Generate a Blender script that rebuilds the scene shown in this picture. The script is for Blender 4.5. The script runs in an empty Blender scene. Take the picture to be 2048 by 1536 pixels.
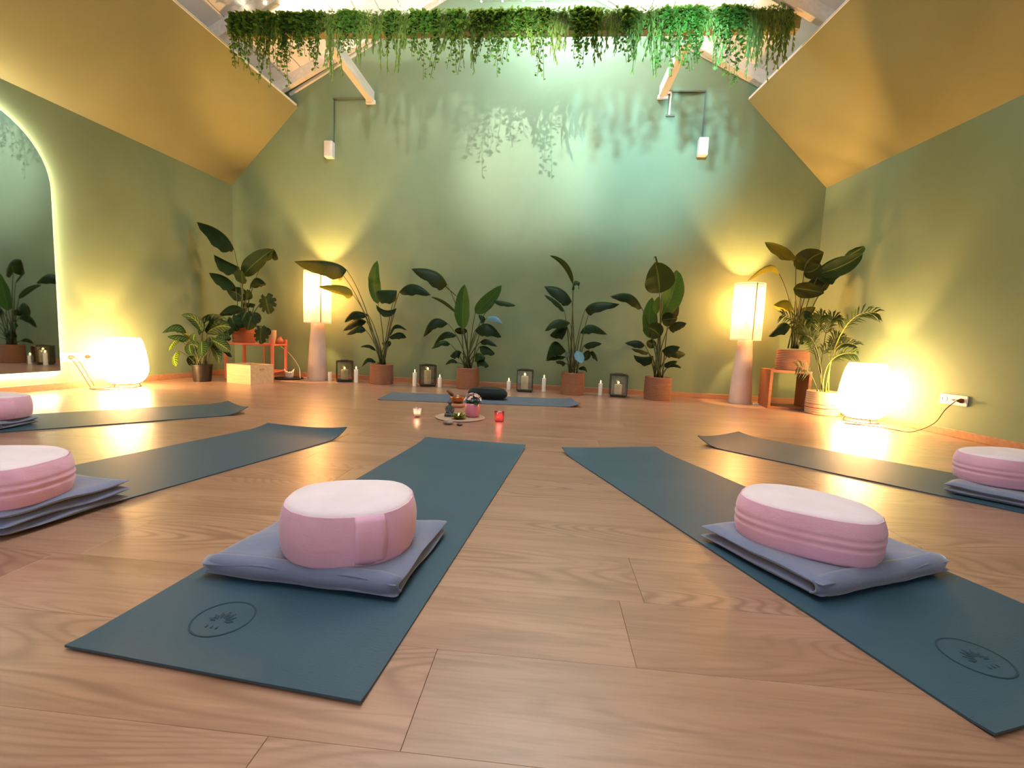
import bpy, bmesh, math, random
from mathutils import Vector, Matrix
random.seed(7)
PI = math.pi
SC = bpy.context.scene
COL = SC.collection

# ------------------------------------------------------------------ camera
F_PX, PITCH, ROLL, CAM_H, YAW = 914.03, 0.0980868, 0.0424089, 0.62718, -0.0783106
_cy, _sy, _cp, _sp, _cr, _sr = math.cos(YAW), math.sin(YAW), math.cos(PITCH), math.sin(PITCH), math.cos(ROLL), math.sin(ROLL)
FWD = Vector((_sy * _cp, _cy * _cp, -_sp))
_R0 = Vector((_cy, -_sy, 0)); _U0 = _R0.cross(FWD)
RGT = _R0 * _cr + _U0 * _sr
UPV = _U0 * _cr - _R0 * _sr
CAM = Vector((0, 0, CAM_H))
cd = bpy.data.cameras.new('camera'); cam = bpy.data.objects.new('camera', cd); COL.objects.link(cam)
cam.matrix_world = Matrix(((RGT.x, UPV.x, -FWD.x, 0), (RGT.y, UPV.y, -FWD.y, 0), (RGT.z, UPV.z, -FWD.z, CAM_H), (0, 0, 0, 1)))
cd.sensor_width = 36; cd.lens = 36 * F_PX / 2048; cd.clip_start = 0.02; cd.clip_end = 100
SC.camera = cam

# ------------------------------------------------------------------ world, lights, exposure
w = bpy.data.worlds.new('world'); SC.world = w; w.use_nodes = True
w.node_tree.nodes['Background'].inputs[0].default_value = (0.86, 0.93, 1.0, 1)
w.node_tree.nodes['Background'].inputs[1].default_value = 3.0
SC.view_settings.view_transform = 'Standard'; SC.view_settings.look = 'None'
SC.view_settings.exposure = 0.0; SC.view_settings.gamma = 1.0; SC.view_settings.use_curve_mapping = False
SC.cycles.max_bounces = 8; SC.cycles.diffuse_bounces = 4; SC.cycles.glossy_bounces = 4
SC.cycles.transmission_bounces = 6; SC.cycles.transparent_max_bounces = 8
SC.cycles.sample_clamp_indirect = 10.0; SC.cycles.caustics_reflective = False; SC.cycles.caustics_refractive = False

def light(kind, name, loc, power, color, target=None, **kw):
    d = bpy.data.lights.new(name, kind); d.energy = power; d.color = color
    for k, v in kw.items(): setattr(d, k, v)
    o = bpy.data.objects.new(name, d); COL.objects.link(o); o.location = loc
    if target is not None:
        o.rotation_euler = (Vector(target) - Vector(loc)).to_track_quat('-Z', 'Y').to_euler()
    return o
# overcast daylight falling through the ridge skylight
light('AREA', 'skylight_daylight', (-0.62, 2.2, 5.16), 215, (0.93, 0.95, 1.0), (-0.62, 2.2, 0), shape='RECTANGLE', size=1.7, size_y=6.2)
# the end of the skylight washes the top of the back wall with cool daylight
light('AREA', 'skylight_end_daylight', (0.35, 5.0, 4.62), 100, (0.74, 0.93, 1.0), (0.55, 5.85, 3.3), shape='RECTANGLE', size=1.8, size_y=0.4)
# added fill light from behind the photographer; no window is built there
light('AREA', 'rear_fill_light', (-0.6, -2.35, 1.9), 30, (0.95, 0.93, 1.0), (-0.6, 3, 0.8), shape='RECTANGLE', size=3.5, size_y=1.4)
# added upward fills that brighten the white roof, without any fixtures
light('AREA', 'roof_fill_light', (-0.62, 4.85, 3.90), 55, (1.0, 0.93, 0.86), (-0.62, 4.85, 6), shape='RECTANGLE', size=4.6, size_y=0.1)
light('AREA', 'roof_fill_light', (-0.62, 1.5, 3.90), 40, (1.0, 0.95, 0.90), (-0.62, 1.5, 6), shape='RECTANGLE', size=4.6, size_y=0.1)
# cool ceiling spot playing on the back wall through the hanging greenery, and two small neutral ones
light('SPOT', 'cool_ceiling_spot', (1.35, 3.3, 3.50), 480, (0.42, 0.82, 1.0), (1.0, 5.78, 3.0), spot_size=1.05, spot_blend=0.9, shadow_soft_size=0.05)
light('SPOT', 'ceiling_spot', (-0.30, 3.3, 3.68), 360, (1.0, 0.97, 0.92), (-0.35, 5.8, 2.78), spot_size=0.80, spot_blend=0.8, shadow_soft_size=0.008)
light('SPOT', 'ceiling_spot', (-1.5, 3.2, 3.45), 110, (1.0, 0.96, 0.86), (-1.9, 5.8, 3.15), spot_size=1.35, spot_blend=0.9, shadow_soft_size=0.03)
WARM = (1.0, 0.52, 0.155)

# ------------------------------------------------------------------ room measures (metres)
WL, WR, D, EH, SX, TH = 4.305, 3.066, 5.813, 2.502, 0.934, 3.466
KL, KR, KB = 0.0469, 0.0925, -0.0349
DL, DR = D - KB * WL, D + KB * WR
YF = -2.6
def XL(y): return -WL - KL * (DL - y)
def XR(y): return WR + KR * (DR - y)
def YB(x): return D + KB * x

def ray(u, v): return RGT * ((u - 1024) / F_PX) - UPV * ((v - 768) / F_PX) + FWD
def fl(u, v, z=0.0):
    d = ray(u, v); t = (z - CAM_H) / d.z; return CAM + d * t
def at(u, v, y):
    d = ray(u, v); return CAM + d * (y / d.y)

# ------------------------------------------------------------------ object helpers
def tag(o, label=None, cat=None, group=None, kind=None):
    if label: o['label'] = label
    if cat: o['category'] = cat
    if group: o['group'] = group
    if kind: o['kind'] = kind
    return o
def empty(name, loc, rz=0.0, label=None, cat=None, group=None, kind=None):
    o = bpy.data.objects.new(name, None); COL.objects.link(o); o.location = loc; o.rotation_euler = (0, 0, rz)
    o.empty_display_size = 0.1
    return tag(o, label, cat, group, kind)
def copy_tree(o, parent=None):
    c = o.copy(); COL.objects.link(c); c.parent = parent
    for ch in list(o.children): copy_tree(ch, c)
    return c

class G:
    """collects verts/faces (and uvs per vertex)"""
    def __init__(s): s.v = []; s.f = []; s.uv = {}
    def add(s, vs, fs, uvs=None):
        n = len(s.v); s.v += [Vector(p) for p in vs]
        s.f += [tuple(i + n for i in f) for f in fs]
        if uvs:
            for i, q in enumerate(uvs): s.uv[n + i] = q
        return s
    def box(s, lo, hi):
        (x0, y0, z0), (x1, y1, z1) = lo, hi
        return s.add([(x0,y0,z0),(x1,y0,z0),(x1,y1,z0),(x0,y1,z0),(x0,y0,z1),(x1,y0,z1),(x1,y1,z1),(x0,y1,z1)],
                     [(0,3,2,1),(4,5,6,7),(0,1,5,4),(1,2,6,5),(2,3,7,6),(3,0,4,7)])
    def bar(s, a, b, wx, wz, up=(0, 0, 1)):
        a, b = Vector(a), Vector(b); d = (b - a).normalized(); up = Vector(up)
        x = d.cross(up)
        if x.length < 1e-4: x = d.cross(Vector((0, 1, 0)))
        x.normalize(); z = x.cross(d).normalized(); vs = []
        for p in (a, b):
            for sx, sz in ((-1,-1),(1,-1),(1,1),(-1,1)): vs.append(p + x*sx*wx/2 + z*sz*wz/2)
        return s.add(vs, [(3,2,1,0),(4,5,6,7),(0,1,5,4),(1,2,6,5),(2,3,7,6),(3,0,4,7)])
    def lathe(s, prof, seg=24, c=(0,0,0), capb=True, capt=True, sq=None):
        c = Vector(c); vs = []
        for (r, z) in prof:
            for k in range(seg):
                a = 2*PI*k/seg; vs.append(c + Vector((r*math.cos(a), r*math.sin(a), z)))
        fs = []
        for i in range(len(prof)-1):
            for k in range(seg):
                k2 = (k+1) % seg; fs.append((i*seg+k, i*seg+k2, (i+1)*seg+k2, (i+1)*seg+k))
        if capb: fs.append(tuple(range(seg))[::-1])
        if capt: fs.append(tuple(range((len(prof)-1)*seg, len(prof)*seg)))
        return s.add(vs, fs)
    def tube(s, pts, r, seg=6, r2=None):
        pts = [Vector(p) for p in pts]; n = len(pts); vs = []; px = None
        for i, p in enumerate(pts):
            d = (pts[min(i+1, n-1)] - pts[max(i-1, 0)])
            if d.length < 1e-7: d = Vector((0,0,1))
            d.normalize()
            x = d.cross(Vector((0,0,1))) if px is None else px - d * px.dot(d)
            if x.length < 1e-3: x = d.cross(Vector((0,1,0)))
            x.normalize(); px = x; y = d.cross(x)
            rr = r if r2 is None else r + (r2 - r) * i / (n-1)
            for k in range(seg):
                a = 2*PI*k/seg; vs.append(p + x*math.cos(a)*rr + y*math.sin(a)*rr)
        fs = [(i*seg+k, i*seg+(k+1)%seg, (i+1)*seg+(k+1)%seg, (i+1)*seg+k) for i in range(n-1) for k in range(seg)]
        fs += [tuple(range(seg))[::-1], tuple(range((n-1)*seg, n*seg))]
        return s.add(vs, fs)
    def prism(s, poly, z0, z1):
        n = len(poly)
        return s.add([(x, y, z0) for x, y in poly] + [(x, y, z1) for x, y in poly],
                     [tuple(range(n))[::-1], tuple(range(n, 2*n))] + [(k, (k+1)%n, n+(k+1)%n, n+k) for k in range(n)])
    def build(s, name, m, parent=None, world=False, smooth=False, bevel=0, sub=0, solid=0, autos=None):
        off = Vector((0,0,0))
        if world and parent is not None:
            q = parent
            while q: off += q.location; q = q.parent
        me = bpy.data.meshes.new(name)
        me.from_pydata([tuple(p - off) for p in s.v], [], s.f); me.update()
        if s.uv:
            ul = me.uv_layers.new(name='UVMap')
            for l in me.loops: ul.data[l.index].uv = s.uv.get(l.vertex_index, (0, 0))
        if m: me.materials.append(m)
        o = bpy.data.objects.new(name, me); COL.objects.link(o); o.parent = parent
        if smooth: me.polygons.foreach_set('use_smooth', [True]*len(me.polygons))
        if bevel:
            b = o.modifiers.new('b', 'BEVEL'); b.width = bevel; b.segments = 2; b.limit_method = 'ANGLE'; b.angle_limit = 0.6
        if solid:
            b = o.modifiers.new('s', 'SOLIDIFY'); b.thickness = solid; b.offset = 0
        if sub:
            b = o.modifiers.new('u', 'SUBSURF'); b.levels = sub; b.render_levels = sub
        if autos and smooth:
            try: me.set_sharp_from_angle(angle=autos)
            except Exception: pass
        return o

def bez(a, b, c, n=8):
    a, b, c = Vector(a), Vector(b), Vector(c)
    return [a*(1-t)**2 + b*2*t*(1-t) + c*t*t for t in [i/n for i in range(n+1)]]
def spline(pts, n=6):
    P = [Vector(p) for p in pts]; P = [P[0]*2-P[1]] + P + [P[-1]*2-P[-2]]; out = []
    for i in range(1, len(P)-2):
        for k in range(n):
            t = k/n; a, b, c, d = P[i-1], P[i], P[i+1], P[i+2]
            out.append(0.5*((2*b)+(c-a)*t+(2*a-5*b+4*c-d)*t*t+(3*b-a-3*c+d)*t*t*t))
    out.append(P[-2]); return out

# ------------------------------------------------------------------ materials
class N:
    def __init__(s, name):
        s.m = bpy.data.materials.new(name); s.m.use_nodes = True; s.t = s.m.node_tree; s.b = s.t.nodes['Principled BSDF']
        s.out = s.t.nodes['Material Output']
    def n(s, typ, **kw):
        x = s.t.nodes.new(typ)
        for k, v in kw.items():
            if k.startswith('i_'):
                key = k[2:]; key = int(key) if key.isdigit() else key.replace('_', ' ')
                x.inputs[key].default_value = v
            else: setattr(x, k, v)
        return x
    def l(s, a, b): s.t.links.new(a, b)
    def ramp(s, fac, stops):
        r = s.n('ShaderNodeValToRGB'); e = r.color_ramp.elements
        while len(e) < len(stops): e.new(0.5)
        for q, (p, c) in zip(e, stops): q.position = p; q.color = (*c, 1)
        s.l(fac, r.inputs[0]); return r.outputs[0]
    def mix(s, fac, a, b, mode='MIX'):
        x = s.n('ShaderNodeMix', data_type='RGBA', blend_type=mode)
        for inp, val in ((x.inputs[0], fac), (x.inputs[6], a), (x.inputs[7], b)):
            if hasattr(val, 'is_linked'): s.l(val, inp)
            elif isinstance(val, (int, float)): inp.default_value = val
            else: inp.default_value = (*val, 1)
        return x.outputs[2]
    def math(s, op, a, b=0.0, c=0.0):
        x = s.n('ShaderNodeMath', operation=op)
        for i, val in enumerate((a, b, c)):
            if hasattr(val, 'is_linked'): s.l(val, x.inputs[i])
            else: x.inputs[i].default_value = val
        return x.outputs[0]
    def pos(s): return s.n('ShaderNodeNewGeometry').outputs['Position']
    def noise(s, vec, scale, detail=4, rough=0.5, dist=0.0):
        x = s.n('ShaderNodeTexNoise'); x.inputs['Scale'].default_value = scale; x.inputs['Detail'].default_value = detail
        x.inputs['Roughness'].default_value = rough; x.inputs['Distortion'].default_value = dist
        if vec is not None: s.l(vec, x.inputs['Vector'])
        return x.outputs[0]
    def bump(s, h, strength=0.2, dist=0.01):
        x = s.n('ShaderNodeBump'); x.inputs['Strength'].default_value = strength; x.inputs['Distance'].default_value = dist
        s.l(h, x.inputs['Height']); s.l(x.outputs[0], s.b.inputs['Normal'])
    def scale(s, vec, sc, add=None):
        x = s.n('ShaderNodeVectorMath', operation='MULTIPLY'); s.l(vec, x.inputs[0]); x.inputs[1].default_value = sc; o = x.outputs[0]
        if add is not None:
            y = s.n('ShaderNodeVectorMath', operation='ADD'); s.l(o, y.inputs[0]); s.l(add, y.inputs[1]); o = y.outputs[0]
        return o
def plain(name, col, rough=0.6, metal=0.0, var=0.12, scale=8, bump=0.0, bscale=60, emis=None, es=0, sheen=0, coat=0, trans=0):
    q = N(name); obj = q.n('ShaderNodeTexCoord').outputs['Object']
    nz = q.noise(obj, scale); c2 = tuple(min(1, c*(1-var)) for c in col); c1 = tuple(min(1, c*(1+var)) for c in col)
    q.l(q.ramp(nz, [(0.3, c2), (0.7, c1)]), q.b.inputs['Base Color'])
    q.b.inputs['Roughness'].default_value = rough; q.b.inputs['Metallic'].default_value = metal
    if bump: q.bump(q.noise(obj, bscale), bump, 0.004)
    if emis: q.b.inputs['Emission Color'].default_value = (*emis, 1); q.b.inputs['Emission Strength'].default_value = es
    if sheen: q.b.inputs['Sheen Weight'].default_value = sheen
    if coat: q.b.inputs['Coat Weight'].default_value = coat; q.b.inputs['Coat Roughness'].default_value = 0.15
    if trans: q.b.inputs['Transmission Weight'].default_value = trans
    return q.m

def m_wall(name='sage_limewash', c0=(0.185, 0.262, 0.160), c1=(0.228, 0.312, 0.198)):
    q = N(name); p = q.pos()
    n1 = q.noise(p, 0.9, 5, 0.6, 0.4); n2 = q.noise(p, 14, 3)
    c = q.ramp(n1, [(0.3, c0), (0.7, c1)])
    q.l(c, q.b.inputs['Base Color']); q.b.inputs['Roughness'].default_value = 0.72
    q.b.inputs['Specular IOR Level'].default_value = 0.35
    q.bump(n2, 0.06, 0.01); return q.m
def m_floor():
    q = N('oak_floor'); p = q.pos(); oi = q.n('ShaderNodeObjectInfo').outputs['Random']
    cx = q.n('ShaderNodeCombineXYZ'); q.l(q.math('MULTIPLY', oi, 37.0), cx.inputs[0]); q.l(q.math('MULTIPLY', oi, 11.0), cx.inputs[1]); q.l(q.math('MULTIPLY', oi, 5.0), cx.inputs[2])
    v = q.scale(p, (0.55, 5.0, 1.0), cx.outputs[0])
    broad = q.noise(v, 1.6, 5, 0.6, 0.6)
    v2 = q.scale(p, (2.5, 60.0, 1.0), cx.outputs[0]); fine = q.noise(v2, 2.0, 3, 0.6)
    mid = q.noise(q.scale(p, (2.2, 26.0, 1.0), cx.outputs[0]), 1.5, 5, 0.65, 1.0)
    # cathedral figure: contour lines of a stretched noise field
    v3 = q.scale(p, (0.9, 5.5, 1.0), cx.outputs[0]); fld = q.noise(v3, 0.9, 1, 0.4, 0.25)
    rings = q.math('SINE', q.math('MULTIPLY', fld, 190.0)); rings = q.math('MULTIPLY', q.math('ADD', rings, 1.0), 0.5)
    msk = q.ramp(q.noise(q.scale(p, (0.6, 2.6, 1.0), cx.outputs[0]), 1.1, 2), [(0.42, (0, 0, 0)), (0.56, (1, 1, 1))])
    base = q.ramp(broad, [(0.28, (0.27, 0.138, 0.092)), (0.5, (0.40, 0.222, 0.148)), (0.72, (0.475, 0.285, 0.200))])
    base = q.mix(0.14, base, q.ramp(fine, [(0.35, (0.28, 0.145, 0.09)), (0.65, (0.52, 0.31, 0.21))]))
    base = q.mix(q.math('MULTIPLY', q.ramp(mid, [(0.48, (0, 0, 0)), (0.68, (1, 1, 1))]), 0.45), base, (0.23, 0.115, 0.07))
    dark = q.math('MULTIPLY', q.math('POWER', q.math('SUBTRACT', 1.0, rings), 2.5), msk)
    base = q.mix(q.math('MULTIPLY', dark, 0.8), base, (0.24, 0.12, 0.075))
    knots = q.ramp(q.noise(q.scale(p, (2.2, 7.0, 1.0), cx.outputs[0]), 1.5, 2), [(0.72, (0, 0, 0)), (0.82, (1, 1, 1))])
    base = q.mix(q.math('MULTIPLY', knots, 0.5), base, (0.17, 0.08, 0.045))
    tint = q.ramp(oi, [(0.0, (0.94, 0.94, 0.95)), (1.0, (1.05, 1.04, 1.03))])
    q.l(q.mix(1.0, base, tint, 'MULTIPLY'), q.b.inputs['Base Color'])
    q.b.inputs['Coat Weight'].default_value = 0.6; q.b.inputs['Coat Roughness'].default_value = 0.30
    q.l(q.math('MULTIPLY_ADD', fine, 0.06, 0.34), q.b.inputs['Roughness'])
    q.bump(q.math('ADD', q.math('MULTIPLY', fine, 0.3), q.math('MULTIPLY', dark, -0.5)), 0.05, 0.002); return q.m
def m_wood(name, c1, c2, axis=0, rough=0.5):
    q = N(name); p = q.n('ShaderNodeTexCoord').outputs['Object']; s = [22, 22, 22]; s[axis] = 1.6
    n1 = q.noise(q.scale(p, tuple(s)), 1.4, 5, 0.6, 0.5)
    q.l(q.ramp(n1, [(0.3, c1), (0.7, c2)]), q.b.inputs['Base Color']); q.b.inputs['Roughness'].default_value = rough
    q.bump(n1, 0.1, 0.003); return q.m
def m_leaf(name, c1, c2, trans=0.10, rough=0.5, veins=38.0, dark=0.25):
    q = N(name); uv = q.n('ShaderNodeUVMap').outputs[0]; sp = q.n('ShaderNodeSeparateXYZ'); q.l(uv, sp.inputs[0])
    au = q.math('ABSOLUTE', q.math('SUBTRACT', sp.outputs[0], 0.5))
    st = q.math('SINE', q.math('MULTIPLY', q.math('SUBTRACT', sp.outputs[1], q.math('MULTIPLY', au, 0.35)), veins*2))
    st = q.math('MULTIPLY_ADD', st, 0.5, 0.5)
    oi = q.n('ShaderNodeObjectInfo').outputs['Random']
    base = q.mix(oi, c1, c2); base = q.mix(q.math('MULTIPLY', st, dark), base, tuple(x*0.55 for x in c1))
    rib = q.ramp(au, [(0.012, (1, 1, 1)), (0.035, (0, 0, 0))])
    base = q.mix(q.math('MULTIPLY', rib, 0.5), base, (0.16, 0.24, 0.06))
    q.l(base, q.b.inputs['Base Color']); q.b.inputs['Roughness'].default_value = rough; q.b.inputs['Specular IOR Level'].default_value = 0.12
    q.bump(st, 0.15, 0.003)
    tr = q.n('ShaderNodeBsdfTranslucent'); q.l(q.mix(0.5, base, (0.45, 0.5, 0.06)), tr.inputs[0])
    mx = q.n('ShaderNodeMixShader'); mx.inputs[0].default_value = trans
    q.l(q.b.outputs[0], mx.inputs[1]); q.l(tr.outputs[0], mx.inputs[2]); q.l(mx.outputs[0], q.out.inputs[0]); return q.m
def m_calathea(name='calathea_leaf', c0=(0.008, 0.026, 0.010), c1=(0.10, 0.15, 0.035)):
    q = N(name); uv = q.n('ShaderNodeUVMap').outputs[0]; sp = q.n('ShaderNodeSeparateXYZ'); q.l(uv, sp.inputs[0])
    au = q.math('ABSOLUTE', q.math('SUBTRACT', sp.outputs[0], 0.5))
    st = q.math('SINE', q.math('MULTIPLY', q.math('SUBTRACT', sp.outputs[1], q.math('MULTIPLY', au, 0.55)), 46.0))
    vein = q.ramp(st, [(0.82, (0, 0, 0)), (0.98, (1, 1, 1))]); rib = q.ramp(au, [(0.02, (1, 1, 1)), (0.05, (0, 0, 0))])
    edge = q.ramp(au, [(0.36, (1, 1, 1)), (0.42, (0, 0, 0))])
    mask = q.math('MAXIMUM', q.math('MULTIPLY', vein, edge), rib)
    base = q.mix(mask, c0, c1)
    q.l(base, q.b.inputs['Base Color']); q.b.inputs['Roughness'].default_value = 0.55; q.b.inputs['Specular IOR Level'].default_value = 0.1
    tr = q.n('ShaderNodeBsdfTranslucent'); q.l(base, tr.inputs[0]); mx = q.n('ShaderNodeMixShader'); mx.inputs[0].default_value = 0.15
    q.l(q.b.outputs[0], mx.inputs[1]); q.l(tr.outputs[0], mx.inputs[2]); q.l(mx.outputs[0], q.out.inputs[0]); return q.m
def m_fabric(name, col, scale=260, fuzz=0.3, var=0.08):
    q = N(name); p = q.n('ShaderNodeTexCoord').outputs['Object']
    n1 = q.noise(p, 5, 4); wv = q.noise(q.scale(p, (1.0, 1.0, 2.2)), scale, 2)
    c1 = tuple(c*(1-var) for c in col); c2 = tuple(min(1, c*(1+var)) for c in col)
    q.l(q.ramp(n1, [(0.3, c1), (0.7, c2)]), q.b.inputs['Base Color']); q.b.inputs['Roughness'].default_value = 0.9
    q.b.inputs['Sheen Weight'].default_value = fuzz; q.b.inputs['Specular IOR Level'].default_value = 0.2
    cr = q.noise(q.scale(p, (1.0, 1.0, 2.0)), 13, 3, 0.45, 1.0)
    q.bump(q.math('ADD', wv, q.math('MULTIPLY', cr, 4.0)), 0.22, 0.0022); return q.m
def m_mat(name='yoga_mat_rubber', c0=(0.021, 0.064, 0.104), c1=(0.028, 0.080, 0.126)):
    q = N(name); p = q.n('ShaderNodeTexCoord').outputs['Object']
    rib = q.math('SINE', q.math('MULTIPLY', q.n('ShaderNodeSeparateXYZ').outputs[1], 1.0))
    n1 = q.noise(p, 3, 4); wv = q.noise(q.scale(p, (40, 400, 1)), 1.0, 2)
    q.l(q.ramp(n1, [(0.3, c0), (0.7, c1)]), q.b.inputs['Base Color'])
    q.b.inputs['Roughness'].default_value = 0.52; q.b.inputs['Specular IOR Level'].default_value = 0.55
    q.bump(wv, 0.2, 0.002); return q.m
def m_basket(name, c1, c2):
    q = N(name); p = q.n('ShaderNodeTexCoord').outputs['Object']
    n1 = q.noise(p, 30, 3); n2 = q.noise(q.scale(p, (6, 6, 60)), 3.0, 3)
    sz = q.n('ShaderNodeSeparateXYZ'); q.l(p, sz.inputs[0]); bd = q.math('MULTIPLY_ADD', q.math('SINE', q.math('MULTIPLY_ADD', sz.outputs[2], 372.0, q.math('MULTIPLY', n1, 2.5))), .5, .5)
    c = q.mix(q.math('MULTIPLY', bd, .45), q.mix(n2, c1, c2), tuple(x*0.45 for x in c1)); q.l(q.mix(q.math('MULTIPLY', n1, 0.4), c, tuple(x*0.5 for x in c1)), q.b.inputs['Base Color'])
    q.b.inputs['Roughness'].default_value = 0.85; q.bump(n1, 0.5, 0.004); return q.m
def m_emit(name, col, s, es=None):
    q = N(name); p = q.n('ShaderNodeTexCoord').outputs['Object']; n1 = q.noise(p, 9, 4)
    q.b.inputs['Base Color'].default_value = (0.9, 0.85, 0.75, 1); q.b.inputs['Roughness'].default_value = 0.6
    q.l(q.ramp(n1, [(0.3, tuple(c*0.9 for c in col)), (0.7, col)]), q.b.inputs['Emission Color'])
    q.b.inputs['Emission Strength'].default_value = s; return q.m
def m_shade(name, col, ec, es, sheer=.2):
    q = N(name); p = q.n('ShaderNodeTexCoord').outputs['Object']; n1 = q.noise(q.scale(p, (1, 1, .5)), 25, 4)
    c = q.ramp(n1, [(0.3, tuple(x*.86 for x in col)), (0.7, col)]); q.l(c, q.b.inputs['Base Color'])
    q.b.inputs['Emission Color'].default_value = (*ec, 1); q.b.inputs['Emission Strength'].default_value = es
    tr = q.n('ShaderNodeBsdfTranslucent'); q.l(c, tr.inputs[0]); mx = q.n('ShaderNodeMixShader'); mx.inputs[0].default_value = .10
    q.l(q.b.outputs[0], mx.inputs[1]); q.l(tr.outputs[0], mx.inputs[2])
    tp = q.n('ShaderNodeBsdfTransparent'); tp.inputs[0].default_value = (*col, 1); m2 = q.n('ShaderNodeMixShader'); m2.inputs[0].default_value = sheer   # sheer cloth: part of the bulb light passes straight
    q.l(mx.outputs[0], m2.inputs[1]); q.l(tp.outputs[0], m2.inputs[2]); q.l(m2.outputs[0], q.out.inputs[0]); return q.m
def m_glass(name, col=(1, 1, 1), alpha=0.25, rough=0.05, tl=0.0):
    q = N(name); g = q.n('ShaderNodeBsdfGlossy'); g.inputs['Roughness'].default_value = rough
    t = q.n('ShaderNodeBsdfTransparent'); p = q.n('ShaderNodeTexCoord').outputs['Object']
    q.l(q.ramp(q.noise(p, 20), [(0.3, tuple(c*0.93 for c in col)), (0.7, col)]), t.inputs[0])
    fr = q.n('ShaderNodeFresnel'); fr.inputs[0].default_value = 1.45; mx = q.n('ShaderNodeMixShader')
    q.l(q.math('ADD', fr.outputs[0], alpha*0.3), mx.inputs[0]); q.l(t.outputs[0], mx.inputs[1]); q.l(g.outputs[0], mx.inputs[2])
    if tl:
        tr = q.n('ShaderNodeBsdfTranslucent'); tr.inputs[0].default_value = (*col, 1); m2 = q.n('ShaderNodeMixShader'); m2.inputs[0].default_value = tl
        q.l(mx.outputs[0], m2.inputs[1]); q.l(tr.outputs[0], m2.inputs[2]); q.l(m2.outputs[0], q.out.inputs[0])
    else: q.l(mx.outputs[0], q.out.inputs[0])
    return q.m

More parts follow.
